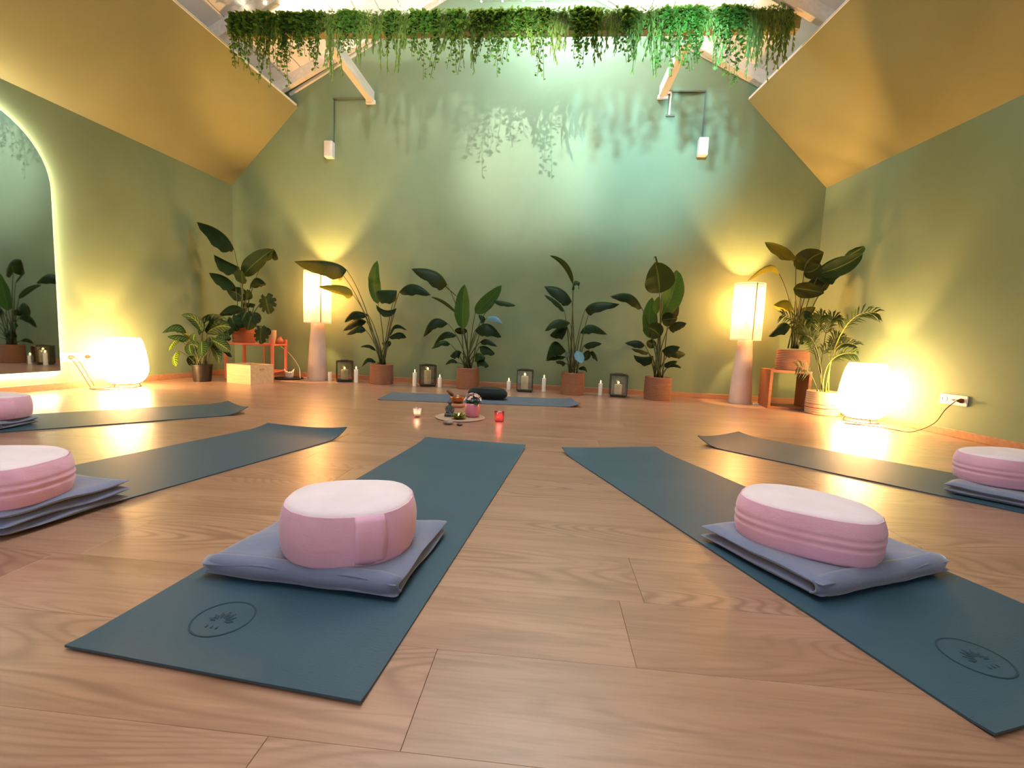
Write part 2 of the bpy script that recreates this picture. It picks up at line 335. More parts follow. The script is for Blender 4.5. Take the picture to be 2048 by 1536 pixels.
M = dict(
    wall=m_wall(), slope=m_wall('olive_ochre_limewash', (0.225, 0.222, 0.108), (0.270, 0.265, 0.138)), floor=m_floor(), mat=m_mat(), mat_sheen=m_mat('sheen_mat_rubber', (0.085, 0.115, 0.165), (0.10, 0.135, 0.19)),  # crosswise mat: greyish reflections put into its paler colour
    skirt=m_wood('oak_skirting', (0.36, 0.17, 0.09), (0.46, 0.25, 0.14)),
    white=plain('white_paint', (0.80, 0.77, 0.74), 0.5, var=0.04, bump=0.05, bscale=15),
    beam=m_wood('white_washed_beam', (0.70, 0.64, 0.57), (0.83, 0.78, 0.72), 1),
    hbeam=m_wood('brown_beam', (0.22, 0.16, 0.07), (0.34, 0.26, 0.12), 0),
    plastic=plain('white_plastic', (0.82, 0.82, 0.82), 0.35, var=0.02),
    black=plain('black_metal', (0.03, 0.028, 0.026), 0.45, var=0.2),
    lantern=plain('bronze_lantern_metal', (0.055, 0.05, 0.035), 0.4, 0.6, var=0.2),
    blackfab=m_fabric('black_cotton', (0.012, 0.020, 0.020), 200, 0.08),
    pot=plain('black_plastic_pot', (0.018, 0.016, 0.016), 0.4, var=0.2),
    soil=plain('dark_soil', (0.035, 0.022, 0.014), 0.95, var=0.4, scale=60, bump=1.0),
    basket=m_basket('rattan_basket', (0.30, 0.135, 0.085), (0.44, 0.23, 0.15)),
    basket_red=m_basket('red_brown_basket', (0.33, 0.10, 0.05), (0.45, 0.17, 0.09)),
    basket_pale=m_basket('pale_seagrass', (0.60, 0.42, 0.25), (0.72, 0.55, 0.36)),
    basket_stripe=m_basket('pink_seagrass_stripe', (0.42, 0.15, 0.12), (0.50, 0.22, 0.18)),
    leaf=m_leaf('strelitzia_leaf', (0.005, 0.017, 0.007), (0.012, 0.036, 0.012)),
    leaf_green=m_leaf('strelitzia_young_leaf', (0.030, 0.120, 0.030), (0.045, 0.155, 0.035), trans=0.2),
    leaf_sheen=m_leaf('blue_sheen_leaf', (0.10, 0.22, 0.30), (0.12, 0.26, 0.36), trans=0.05, rough=0.2),  # pale blue sheen put into the leaf colour
    leaf_lit=m_leaf('lamplit_leaf', (0.16, 0.17, 0.03), (0.20, 0.20, 0.04), trans=0.5),  # leaf copy with yellow lamplight put into the colour
    stalk=plain('leaf_stalk', (0.045, 0.065, 0.02), 0.5, var=0.3),
    stalk_pale=plain('yellow_palm_stem', (0.42, 0.40, 0.06), 0.5, var=0.2),
    monstera=m_leaf('monstera_leaf', (0.006, 0.028, 0.014), (0.012, 0.042, 0.018), trans=0.08, veins=9, dark=0.3),
    calathea=m_calathea(), calathea_lit=m_calathea('calathea_lamplit_leaf', (0.03, 0.07, 0.01), (0.45, 0.52, 0.05)), palm=m_leaf('palm_leaf', (0.010, 0.024, 0.008), (0.02, 0.04, 0.010), trans=0.08, veins=2, dark=0),  # second calathea: lit copy, lamplight put into its yellow tones
    ivy1=m_leaf('ivy_leaf', (0.05, 0.17, 0.025), (0.11, 0.30, 0.05), trans=0.35, veins=2, dark=0),
    ivy2=m_leaf('willow_leaf', (0.12, 0.22, 0.04), (0.22, 0.34, 0.08), trans=0.35, veins=2, dark=0),
    pink=m_fabric('pink_cotton', (0.80, 0.47, 0.66), 240, 0.3), pink_lit=m_fabric('pink_cotton_lit_top', (0.84, 0.72, 0.80), 240, 0.3),  # cushion tops: overhead light put into a paler pink
    blanket=m_fabric('grey_blue_fleece', (0.165, 0.195, 0.32), 160, 0.5),
    logo=plain('embossed_logo', (0.012, 0.040, 0.055), 0.75, var=0.1),
    rack=plain('coral_painted_steel', (0.78, 0.20, 0.12), 0.45, var=0.06),
    pine=m_wood('pine_wood', (0.66, 0.45, 0.24), (0.80, 0.62, 0.40), 0),
    stool=m_wood('warm_oak_cube', (0.20, 0.060, 0.028), (0.30, 0.11, 0.05), 0),
    cup=plain('cream_ceramic', (0.62, 0.50, 0.32), 0.5, var=0.06), terracotta=plain('coral_terracotta', (0.55, 0.18, 0.09), 0.6),
    candle=plain('white_wax', (0.85, 0.80, 0.70), 0.45, var=0.02, emis=(1, 0.9, 0.75), es=0.10),
    wick=plain('black_wick', (0.02, 0.02, 0.02), 0.9), flame=m_emit('candle_flame', (1.0, 0.62, 0.2), 14.0),
    flame_soft=m_emit('led_flame', (1.0, 0.66, 0.22), 5.0),
    candle_led=plain('ivory_wax', (0.75, 0.66, 0.45), 0.5, var=0.04, emis=(1, .8, .4), es=.12),
    lampbase=plain('pale_plaster', (0.72, 0.58, 0.52), 0.8, var=0.05, bump=0.2, bscale=60),
    shade=m_shade('lit_parchment_shade', (0.92, 0.74, 0.60), (1.0, 0.68, 0.48), .40, .16), shade_seam=plain('shade_seam', (0.55, 0.38, 0.2), 0.8),
    globe=m_shade('lit_globe_shade', (0.95, 0.86, 0.72), (1.0, 0.74, 0.42), 18.0, .30), bulb=m_emit('warm_bulb', (1.0, 0.7, 0.35), 30.0),
    led=m_emit('led_strip', (1.0, 0.80, 0.52), 170.0), fairy=m_emit('fairy_bulb', (1.0, 0.86, 0.6), 60.0),
    cable=plain('brown_cable', (0.16, 0.06, 0.02), 0.5), cable_white=plain('white_cable', (0.75, 0.72, 0.70), 0.5),
    conduit=plain('sage_painted_conduit', (0.12, 0.16, 0.12), 0.6),
    stone=plain('grey_carved_stone', (0.10, 0.11, 0.12), 0.7, var=0.3, scale=30, bump=0.4), pebble=plain('striped_pebble', (0.28, 0.20, 0.16), 0.4, var=0.5, scale=25),
    darkpebble=plain('dark_pebble', (0.07, 0.05, 0.05), 0.3), slab=m_basket('woven_round_mat', (0.40, 0.28, 0.20), (0.52, 0.40, 0.30)),
    brass=plain('lotus_green_metal', (0.16, 0.20, 0.02), 0.35, 0.5, var=0.3), copper=plain('bronze_bowl', (0.40, 0.17, 0.07), 0.3, 0.8, var=0.25, scale=20),
    mallet=m_wood('mallet_wood', (0.14, 0.045, 0.02), (0.22, 0.08, 0.04), 2), pinkpot=plain('pink_glazed_pot', (0.72, 0.25, 0.38), 0.3, var=0.05, coat=0.3),
    petal=plain('pale_pink_petal', (0.85, 0.62, 0.58), 0.6, var=0.15), smallleaf=m_leaf('kalanchoe_leaf', (0.02, 0.06, 0.02), (0.03, 0.09, 0.03)),
    ring=m_fabric('orange_ring_cushion', (0.50, 0.22, 0.12), 100), redglass=m_glass('red_glass', (1.0, 0.36, 0.40), 0.1, tl=.09), pinkglass=m_glass('pink_clear_glass', (1.0, 0.84, 0.86), 0.1, tl=.2),
    glass=m_glass('lantern_glass', (0.92, 0.92, 0.88), 0.15), tray=plain('black_iron_tray', (0.010, 0.010, 0.010), 0.35), melted=plain('melted_white_wax', (0.80, 0.76, 0.74), 0.5, var=0.03),
)
def m_mirror():
    q = N('mirror_glass'); q.b.inputs['Base Color'].default_value = (0.62, 0.68, 0.68, 1); q.b.inputs['Metallic'].default_value = 1; q.b.inputs['Roughness'].default_value = 0.02; return q.m
M['mirror'] = m_mirror()

# ------------------------------------------------------------------ the room
def struct(name, g, m, **kw):
    o = g.build(name, m, **kw); o['kind'] = 'structure'; return o
fo = struct('floor', G().prism([(XL(YF)-.1, YF-.1), (XR(YF)+.1, YF-.1), (WR+.1, DR+.1), (-WL-.1, DL+.1)], -0.10, -0.012), M['floor'])
rw = 0.232; row = 0; y = 1.063 - rw*16 + 0.02
offs = {}
while y < DL + 0.1:
    y0, y1 = max(y, YF), min(y + rw, DL)
    if y1 > y0 + 0.02:
        x = XL(y0) + 0.0 - random.Random(row).random() * 1.3
        if row == 16: x = 0.262 - 1.5*4
        while x < XR(y0):
            xa, xb = max(x, XL((y0+y1)/2) - .02), min(x + 1.5, XR((y0+y1)/2) + .02)
            if xb - xa > 0.03:
                g = G(); c = 0.0008; gp = 0.0003
                o_ = (xa+gp, y0+gp*.3, xb-gp, y1-gp*.3)
                i_ = (xa+gp+c, y0+gp*.3+c*.5, xb-gp-c, y1-gp*.3-c*.5)
                cor = lambda r, z: [(r[0], r[1], z), (r[2], r[1], z), (r[2], r[3], z), (r[0], r[3], z)]
                g.add(cor(o_, -0.012) + cor(o_, -0.0008) + cor(i_, 0.0), [(3,2,1,0), (8,9,10,11)] + [(a+k, a+(k+1)%4, a+4+(k+1)%4, a+4+k) for a in (0, 4) for k in range(4)])
                p = g.build('plank', M['floor'], fo)
            x += 1.5
    y += rw; row += 1
T = 0.12
struct('wall_back', G().add([(-WL-T, DL, 0), (WR+T, DR, 0), (WR+T, DR+T, 0), (-WL-T, DL+T, 0), (-WL-T, DL, 5.6), (WR+T, DR, 5.6), (WR+T, DR+T, 5.6), (-WL-T, DL+T, 5.6)],
        [(0,3,2,1),(4,5,6,7),(0,1,5,4),(1,2,6,5),(2,3,7,6),(3,0,4,7)]), M['wall'])
def slab_y(a0, a1, b0, b1, name, m, th):
    """wall running in y: a = (x, z) line at YF (bottom, top), b = at the back; th outward thickness vector"""
    vs = [(a0[0], YF, a0[1]), (b0[0], b0[2], b0[1]), (b1[0], b1[2], b1[1]), (a1[0], YF, a1[1])]
    vs2 = [(x+th[0], yy, z+th[1]) for x, yy, z in vs]
    return struct(name, G().add(vs + vs2, [(0,1,2,3), (7,6,5,4), (0,4,5,1), (1,5,6,2), (2,6,7,3), (3,7,4,0)]), m)
slab_y((XL(YF), 0), (XL(YF), EH), (-WL, 0, DL), (-WL, EH, DL), 'wall_left', M['wall'], (-T, 0))
slab_y((XR(YF), 0), (XR(YF), EH), (WR, 0, DR), (WR, EH, DR), 'wall_right', M['wall'], (T, 0))
slab_y((XL(YF), EH), (XL(YF)+SX, TH), (-WL, EH, DL), (-WL+SX, TH, DL+KB*SX), 'wall_upper_left', M['slope'], (-.12, .06))
slab_y((XR(YF), EH), (XR(YF)-SX, TH), (WR, EH, DR), (WR-SX, TH, DR-KB*SX), 'wall_upper_right', M['slope'], (.12, .06))
struct('wall_front', G().box((XL(YF)-.2, YF-.15, 0), (XR(YF)+.2, YF, 5.6)), M['white'])
# pale edge trims of the slopes
for nm, X0, X1, s in (('trim_1', XL(YF)+SX, -WL+SX, 1), ('trim_2', XR(YF)-SX, WR-SX, -1)):
    struct(nm, G().bar((X0-s*.02, YF, TH+.012), (X1-s*.02, DL-.07 if s > 0 else DR+.02, TH+.012), .05, .024), M['white'])
# skirting
def skirt(name, a, b, n):
    a, b, n = Vector(a), Vector(b), Vector(n)*.014
    g = G(); g.add([a, b, b+n, a+n] + [p+Vector((0, 0, .062)) for p in (a, b, b+n, a+n)], [(3,2,1,0),(4,5,6,7),(0,1,5,4),(1,2,6,5),(2,3,7,6),(3,0,4,7)])
    struct(name, g, M['skirt'], bevel=0.003)
skirt('baseboard_back', (-WL, DL, 0), (WR, DR, 0), (0, -1, 0))
skirt('baseboard_left', (XL(YF), YF, 0), (-WL, DL, 0), (1, 0, 0))
skirt('baseboard_right', (XR(YF), YF, 0), (WR, DR, 0), (-1, 0, 0))
# roof: white boards on rafters, ridge skylight
RX, RZ0, RS = -0.62, 3.70, 0.53          # ridge x, roof underside height over the slope edge, pitch
XE = 2.75
def roof_z(x): return RZ0 + RS * (XE - abs(x - RX))
ce = struct('ceiling', G().add([(-5.6, YF, roof_z(-5.6)+.16), (RX-.95, YF, roof_z(RX-.95)+.16), (RX-.95, 6.2, roof_z(RX-.95)+.16), (-5.6, 6.2, roof_z(-5.6)+.16),
                                (4.5, YF, roof_z(4.5)+.16), (RX+.95, YF, roof_z(RX+.95)+.16), (RX+.95, 6.2, roof_z(RX+.95)+.16), (4.5, 6.2, roof_z(4.5)+.16)],
                               [(0,1,2,3), (7,6,5,4)]), M['white'], solid=0.05)
for s in (-1, 1):
    for k in range(16):
        x0 = RX + s*(0.95 + k*0.21); x1 = RX + s*(0.95 + (k+1)*0.21 - 0.008)
        G().add([(x0, YF, roof_z(x0)+.10), (x1, YF, roof_z(x1)+.10), (x1, 5.95, roof_z(x1)+.10), (x0, 5.95, roof_z(x0)+.10),
                 (x0, YF, roof_z(x0)+.125), (x1, YF, roof_z(x1)+.125), (x1, 5.95, roof_z(x1)+.125), (x0, 5.95, roof_z(x0)+.125)],
                [(0,3,2,1),(4,5,6,7),(0,1,5,4),(1,2,6,5),(2,3,7,6),(3,0,4,7)]).build('board', M['white'], ce)
    for k in range(8):
        yy = 5.80 - k*1.05
        if s > 0: yy -= .12
        xa, xb = RX + s*.95, RX + s*3.35
        G().bar((xa, yy, roof_z(xa)+.03), (xb, yy, roof_z(xb)+.03), .07, .13).build('rafter', M['beam'], ce, bevel=.004)
for x, nm in ((-2.39, 'purlin'), (1.17, 'purlin')):
    G().bar((x, 4.80, 3.575), (x, YB(x)-.002, 3.575), .085, .13).build('purlin', M['beam'], ce, bevel=.005)
    G().box((x-.06, YB(x)-.035, 3.485), (x+.06, YB(x), 3.53)).build('bracket', M['white'], ce, bevel=.004)
# wall-plate moulding along roof/wall junction
for s in (-1, 1):
    xa, xb = RX+s*.3, RX+s*2.85
    G().bar((xa, YB(xa)-.02, roof_z(xa)-.03), (xb, YB(xb)-.02, roof_z(xb)-.03), .03, .03).build('cornice', M['white'], ce)
# skylight shaft, frame and panes
wn = empty('window_1', (RX, 2.2, 4.7), kind='structure')
zs = roof_z(RX-.95)
for s in (-1, 1):
    G().box((-.03+s*.93, -4.7, -.06), (.03+s*.93, 3.35, .42)).build('frame', M['white'], wn, bevel=.006)
G().box((-.96, 3.29, -.06), (.96, 3.35, .42)).build('frame', M['white'], wn, bevel=.006)
for k in range(7):
    y0 = -4.6 + k*1.13
    G().box((-.9, y0+.03, .38), (.9, y0+1.10, .39)).build('pane', M['glass'], wn)
    G().box((-.9, y0-.03, .34), (.9, y0+.03, .41)).build('glazing_bar', M['white'], wn)
# ------------------------------------------------------------------ wall-mounted things
def wall_y(x): return YB(x)
mir = empty('arched_mirror', (XL(3.185), 3.185, 0.175), 0, 'tall arched mirror with glowing backlight on the left wall', 'mirror')
def arch(r, cy=0.0, z1=1.555, n=28, grow=0.0):
    pts = [(r+grow, -grow)] + [((r+grow)*math.cos(a), z1+(r+grow)*math.sin(a)) for a in [PI*k/n for k in range(n+1)]] + [(-r-grow, -grow)]
    return pts
def arch_solid(r, x0, x1, grow=0.0):
    pts = arch(r, grow=grow); n = len(pts)
    return G().add([(x0, a, b) for a, b in pts] + [(x1, a, b) for a, b in pts], [tuple(range(n)), tuple(range(n, 2*n))[::-1]] + [(k, n+k, n+(k+1)%n, (k+1)%n) for k in range(n)])
sk = math.atan(KL); MIR_ROT = 0.0
mir.rotation_euler = (0, 0, -sk + MIR_ROT)
arch_solid(.56, .052, .058).build('glass', M['mirror'], mir)
arch_solid(.56, .040, .0515, .004).build('frame', M['black'], mir)
pts = arch(.556); pts = [Vector((.020, a, b)) for a, b in pts]; pts.append(pts[0])
G().tube(pts, .008, 6).build('led_strip', M['led'], mir)
for zz in (.35, 1.5): G().box((0, -.3, zz), (.04, .3, zz+.05)).build('mounting_rail', M['black'], mir)

def sockets(loc, rz, n, plugs, label):
    e = empty('power_socket', loc, rz, label, 'socket')
    L = .071*n + .014
    cp = G().box((-L/2, -.012, -.041), (L/2, 0, .041)).build('cover_plate', M['plastic'], e, bevel=.005)
    for k in range(n):
        x = -L/2 + .0425 + .071*k
        G().lathe([(.024, 0), (.024, .004), (.020, .004), (.019, -.006)], 20).build('outlet', M['plastic'], cp)
        o = cp.children[-1]; o.rotation_euler = (PI/2, 0, 0); o.location = (x, -.0115, 0)
        if k in plugs:
            G().lathe([(.019, .0), (.019, .012), (.013, .022), (.009, .036), (.004, .045)], 14).build('plug', M['cable'], cp)
            o = cp.children[-1]; o.rotation_euler = (PI/2, 0, 0); o.location = (x, -.016, 0)
    return e
sockets((XL(3.91)+.001, 3.905, .289), PI/2-sk, 4, (0, 1), 'white four-outlet wall socket beside the arched mirror')
sockets((XR(3.89)-.001, 3.89, .294), -PI/2+math.atan(KR), 3, (0,), 'white three-outlet wall socket on the right wall')

def speaker(p0, x_bend, foot, label, lab2):
    y = YB(p0[0])
    e = empty('wall_speaker', (p0[0], y-.001, p0[1]), 0, label, 'speaker')
    G().box((-.055, -.09, -.10), (.055, 0, .10)).build('body', M['plastic'], e, bevel=.012)
    G().box((-.046, -.094, -.088), (.046, -.089, .088)).build('grille', M['white'], e, bevel=.002)
    c = G(); zt = foot[1]; y2 = YB(foot[0])
    c.box((p0[0]-.008 + x_bend, y-.018, p0[1]+.1), (p0[0]+.008 + x_bend, y-.001, zt))
    xa, xb = sorted((p0[0]+x_bend, foot[0]))
    c.box((xa-.008, min(y, y2)-.018, zt-.008), (xb, max(y, y2)-.003, zt+.008))
    tag(c.build('cable_conduit', M['conduit']), lab2, 'conduit')
speaker((-2.92, 2.925), .04, (-2.45, 3.56), 'small white box speaker high at left of the back wall', 'green painted cable conduit bent above the left speaker')
speaker((1.655, 2.935), 0.0, (1.22, 3.57), 'small white box speaker high at right of the back wall', 'green painted cable conduit bent above the right speaker')
wc = G().tube(spline([at(1335, 186, 5.70), at(1342, 186, 5.72), at(1340, 205, 5.74), at(1338, 230, 5.745)], 5), .012, 8)
tag(wc.build('cable', M['cable_white'], smooth=True), 'short white cable hanging below the right ceiling purlin', 'cable')
wb = G().box((-.05, -.02, -.012), (.05, 0, .012)); o = wb.build('junction_clip', M['conduit']); q = at(1340, 232, YB(1.2)); o.location = (q.x, YB(q.x)-.002, q.z)
tag(o, 'small grey-green clip on the wall under the hanging white cable', 'clip')

# ------------------------------------------------------------------ yoga mats
ML, MW, MT = 1.915, 0.61, 0.005
def yoga_mat(x, y, t, label, curl=.02, ccurl=.03, side=1, L=ML, logo=True, mk='mat'):
    e = empty('yoga_mat', (x, y, 0), -t, label, 'yoga mat', 'blue-green yoga mats on the floor')
    nx, ny = 14, 60; g = G(); top = []
    def hz(a, b):
        q = max(0, (b - (L - .16)) / .16); c = .5 + side*a/MW      # far end lifts, one corner more
        h = q*q*(curl + ccurl*max(0, c)**3) + .0008*math.sin(b*9+a*4)**2
        q2 = max(0, (.06-b)/.06); return h + q2*q2*.004
    vs = []; uv = []
    for j in range(ny+1):
        b = L*(1-(1-j/ny)**1.6) if False else L*j/ny
        for i in range(nx+1):
            a = -MW/2 + MW*i/nx; vs.append((a, b, MT + hz(a, b)))
    n = len(vs); vs += [(a, b, z-MT) for a, b, z in vs]
    W = nx+1; fs = [(j*W+i, j*W+i+1, (j+1)*W+i+1, (j+1)*W+i) for j in range(ny) for i in range(nx)]
    fs += [tuple(n+k for k in f[::-1]) for f in fs]
    rim = [i for i in range(W)] + [j*W+nx for j in range(1, ny+1)] + [ny*W+i for i in range(nx-1, -1, -1)] + [j*W for j in range(ny-1, 0, -1)]
    fs += [(rim[k], n+rim[k], n+rim[(k+1)%len(rim)], rim[(k+1)%len(rim)]) for k in range(len(rim))]
    g.add(vs, fs).build('foam_slab', M[mk], e, smooth=True, autos=.7)
    if logo:
        G_ = G(); cx, cy, r = -.09, .145, .062
        k = 48; ringv = []; zt = MT + .0012
        for rr in (r, r-.0035):
            ringv += [(cx+rr*math.cos(2*PI*i/k), cy+rr*math.sin(2*PI*i/k), zt) for i in range(k)]
        G_.add(ringv, [(i, (i+1)%k, k+(i+1)%k, k+i) for i in range(k)])
        for s_ in range(7):                                  # lotus petals
            a = math.radians(90 + (s_-3)*26); c0 = Vector((cx, cy-.012, zt)); d = Vector((math.cos(a), math.sin(a), 0)); nrm = Vector((-d.y, d.x, 0)); l0, l1 = .011, .036 - .002*abs(s_-3)
            G_.add([c0+d*l0, c0+d*(l0*.5+l1*.5)+nrm*.0048, c0+d*l1, c0+d*(l0*.5+l1*.5)-nrm*.0048], [(0, 3, 2, 1)])
        for dx in (-.012, 0, .012): G_.add([(cx+dx-.002, cy-.034, zt), (cx+dx+.002, cy-.034, zt), (cx+dx, cy-.026, zt)], [(0, 1, 2)])
        tag(G_.build('logo', M['logo'], e.children[0], solid=.0006), 'dark round lotus emblem pressed into the mat')
    return e
yoga_mat(-.591, .721, .0926, 'blue-green yoga mat left of centre in the foreground with lotus emblem', .014, .004)
yoga_mat(1.055, .872, -.3585, 'blue-green yoga mat right of centre in the foreground, running off the frame', .014, .012, -1)
yoga_mat(-1.935, .829, .2376, 'blue-green yoga mat with thick folded blanket at left, one curled corner', .02, .035)
yoga_mat(2.55, 1.849, -.789, 'blue-green yoga mat at right, crossing the lamp reflection', .022, .035, -1)
# far-left mat: from its right end
d5 = (fl(497, 829) - fl(0, 866)); t5 = math.atan2(d5.x, d5.y); d5 = Vector((math.sin(t5), math.cos(t5), 0)); r5 = Vector((math.cos(t5), -math.sin(t5), 0))
n5 = fl(497, 829) - d5*ML - r5*MW/2
yoga_mat(n5.x, n5.y, t5, 'blue-green yoga mat farthest left, nearest the glowing globe lamp', .02, .035)
yoga_mat(-1.626, 4.469, 1.4639, 'yoga mat with grey-blue reflected sheen lying crosswise before the plants with black cushion', .012, .03, L=1.93, logo=False, mk='mat_sheen')

# ------------------------------------------------------------------ folded blankets and zafu cushions
def blanket(corners, label, layers=3, th=.05, z0=.007, seed=1, turned=True):
    """corners near-left, near-right, far-right, far-left (world xy). A sheet folded back and forth."""
    rnd = random.Random(seed); A, B, C_, D_ = [Vector((*c, 0)) for c in corners]
    cen = (A+B+C_+D_)/4; e = empty('folded_blanket', (cen.x, cen.y, z0), 0, label, 'blanket', 'grey-blue folded blankets')
    A, B, C_, D_ = [p-cen for p in (A, B, C_, D_)]
    lt = th/layers
    for k in range(layers):
        g = G(); nu, nv = 26, 18; z_ = k*lt
        jx = [rnd.uniform(-.012, .012) for _ in range(4)]; ins = .004*(layers-1-k)*0
        a, b, c, d = [p*(1+jx[i]*.8) for i, p in enumerate((A, B, C_, D_))]
        vs = []
        ph = rnd.random()*6
        for side in (1, -1):
            for j in range(nv+1):
                for i in range(nu+1):
                    u = i/nu; v = j/nv
                    # rounded outline towards corners
                    uu, vv = u, v
                    p = (a*(1-uu)+b*uu)*(1-vv) + (d*(1-uu)+c*uu)*vv
                    du = min(u, 1-u)*.5*((b-a).length + (c-d).length); dv = min(v, 1-v)*((d-a).length)
                    dd = min(du, dv); rr = lt*1.0
                    prof = math.sqrt(max(0, 1-(1-min(1, dd/rr))**2))
                    edge = max(0, 1 - dd/.05)
                    wob = .0022*math.sin(p.x*31+ph)*math.sin(p.y*27+ph*2) + .0035*edge*math.sin((p.x+p.y)*24+ph+k)
                    hollow = -.006*max(0, 1-(p.length/.2)**2) if k == layers-1 else 0
                    zc = z_ + lt/2 + (wob+hollow if not (k == 0 and side < 0) else 0) + (.008*k/layers)*edge*math.sin(ph+p.x*8)
                    q = p*(1+.012*math.sin(ph+u*5+v*7))
                    vs.append((q.x, q.y, max(0.0, zc + side*lt*.5*prof)))
        W = nu+1; n = W*(nv+1)
        fs = [(j*W+i, j*W+i+1, (j+1)*W+i+1, (j+1)*W+i) for j in range(nv) for i in range(nu)]
        fs2 = [tuple(n+q for q in f[::-1]) for f in fs]
        rim = [i for i in range(W)] + [j*W+nu for j in range(1, nv+1)] + [nv*W+i for i in range(nu-1, -1, -1)] + [j*W for j in range(nv-1, 0, -1)]
        fs = fs + fs2 + [(rim[q], n+rim[q], n+rim[(q+1)%len(rim)], rim[(q+1)%len(rim)]) for q in range(len(rim))]
        g.add(vs, fs).build('fold', M['blanket'], e, smooth=True, sub=1)
    if turned:
        g = G(); vs = []; m = 13; nrm = Vector(((B-A).y, -(B-A).x, 0)).normalized(); K_ = 20
        for i in range(K_+1):
            t = i/K_; p = A*(1-t)+B*t; w_ = th*.5*(1+.05*math.sin(i*.9+seed)) * (.55+.45*min(1, min(t, 1-t)*9)**.5)
            for k in range(m):
                a = -PI/2 + PI*k/(m-1); vs.append((p.x + nrm.x*(math.cos(a)*w_*1.1-.030), p.y + nrm.y*(math.cos(a)*w_*1.1-.030), max(0.0005, th*.5 + math.sin(a)*w_ + .002)))
        g.add(vs, [(i*m+k, (i+1)*m+k, (i+1)*m+k+1, i*m+k+1) for i in range(K_) for k in range(m-1)]).build('turned_edge', M['blanket'], e, smooth=True, solid=.006)
    return e
def rot_rect(cx, cy, L, W, a, skew=(0, 0, 0, 0)):
    c, s = math.cos(a), math.sin(a); out = []
    for (x, y), k in zip(((-L/2, -W/2), (L/2, -W/2), (L/2, W/2), (-L/2, W/2)), skew):
        x *= 1+k; out.append((cx + x*c - y*s, cy + x*s + y*c))
    return out
blanket([(-.835, 1.015), (-.325, .985), (-.295, 1.375), (-.80, 1.31)], 'grey-blue folded blanket under the cushion with side handle, left of centre', 2, .052, seed=3)
blanket([(.70, 1.135), (1.185, 1.36), (1.02, 1.66), (.515, 1.485)], 'grey-blue folded blanket under the cushion right of centre', 2, .054, seed=5)
blanket([(-2.03, 1.03), (-1.50, 1.115), (-1.445, 1.46), (-1.96, 1.50)], 'grey-blue folded blanket in thick layers at the left edge', 3, .075, seed=8, turned=False)
blanket([(-3.45, 2.10), (-3.0, 2.245), (-3.02, 2.47), (-3.5, 2.45)], 'grey-blue folded blanket cut by the frame, farthest left', 2, .045, seed=9)
blanket([(2.03, 2.03), (2.48, 2.12), (2.30, 2.52), (1.84, 2.22)], 'dark grey-blue folded blanket at the right edge of the picture', 2, .050, seed=11, turned=False)

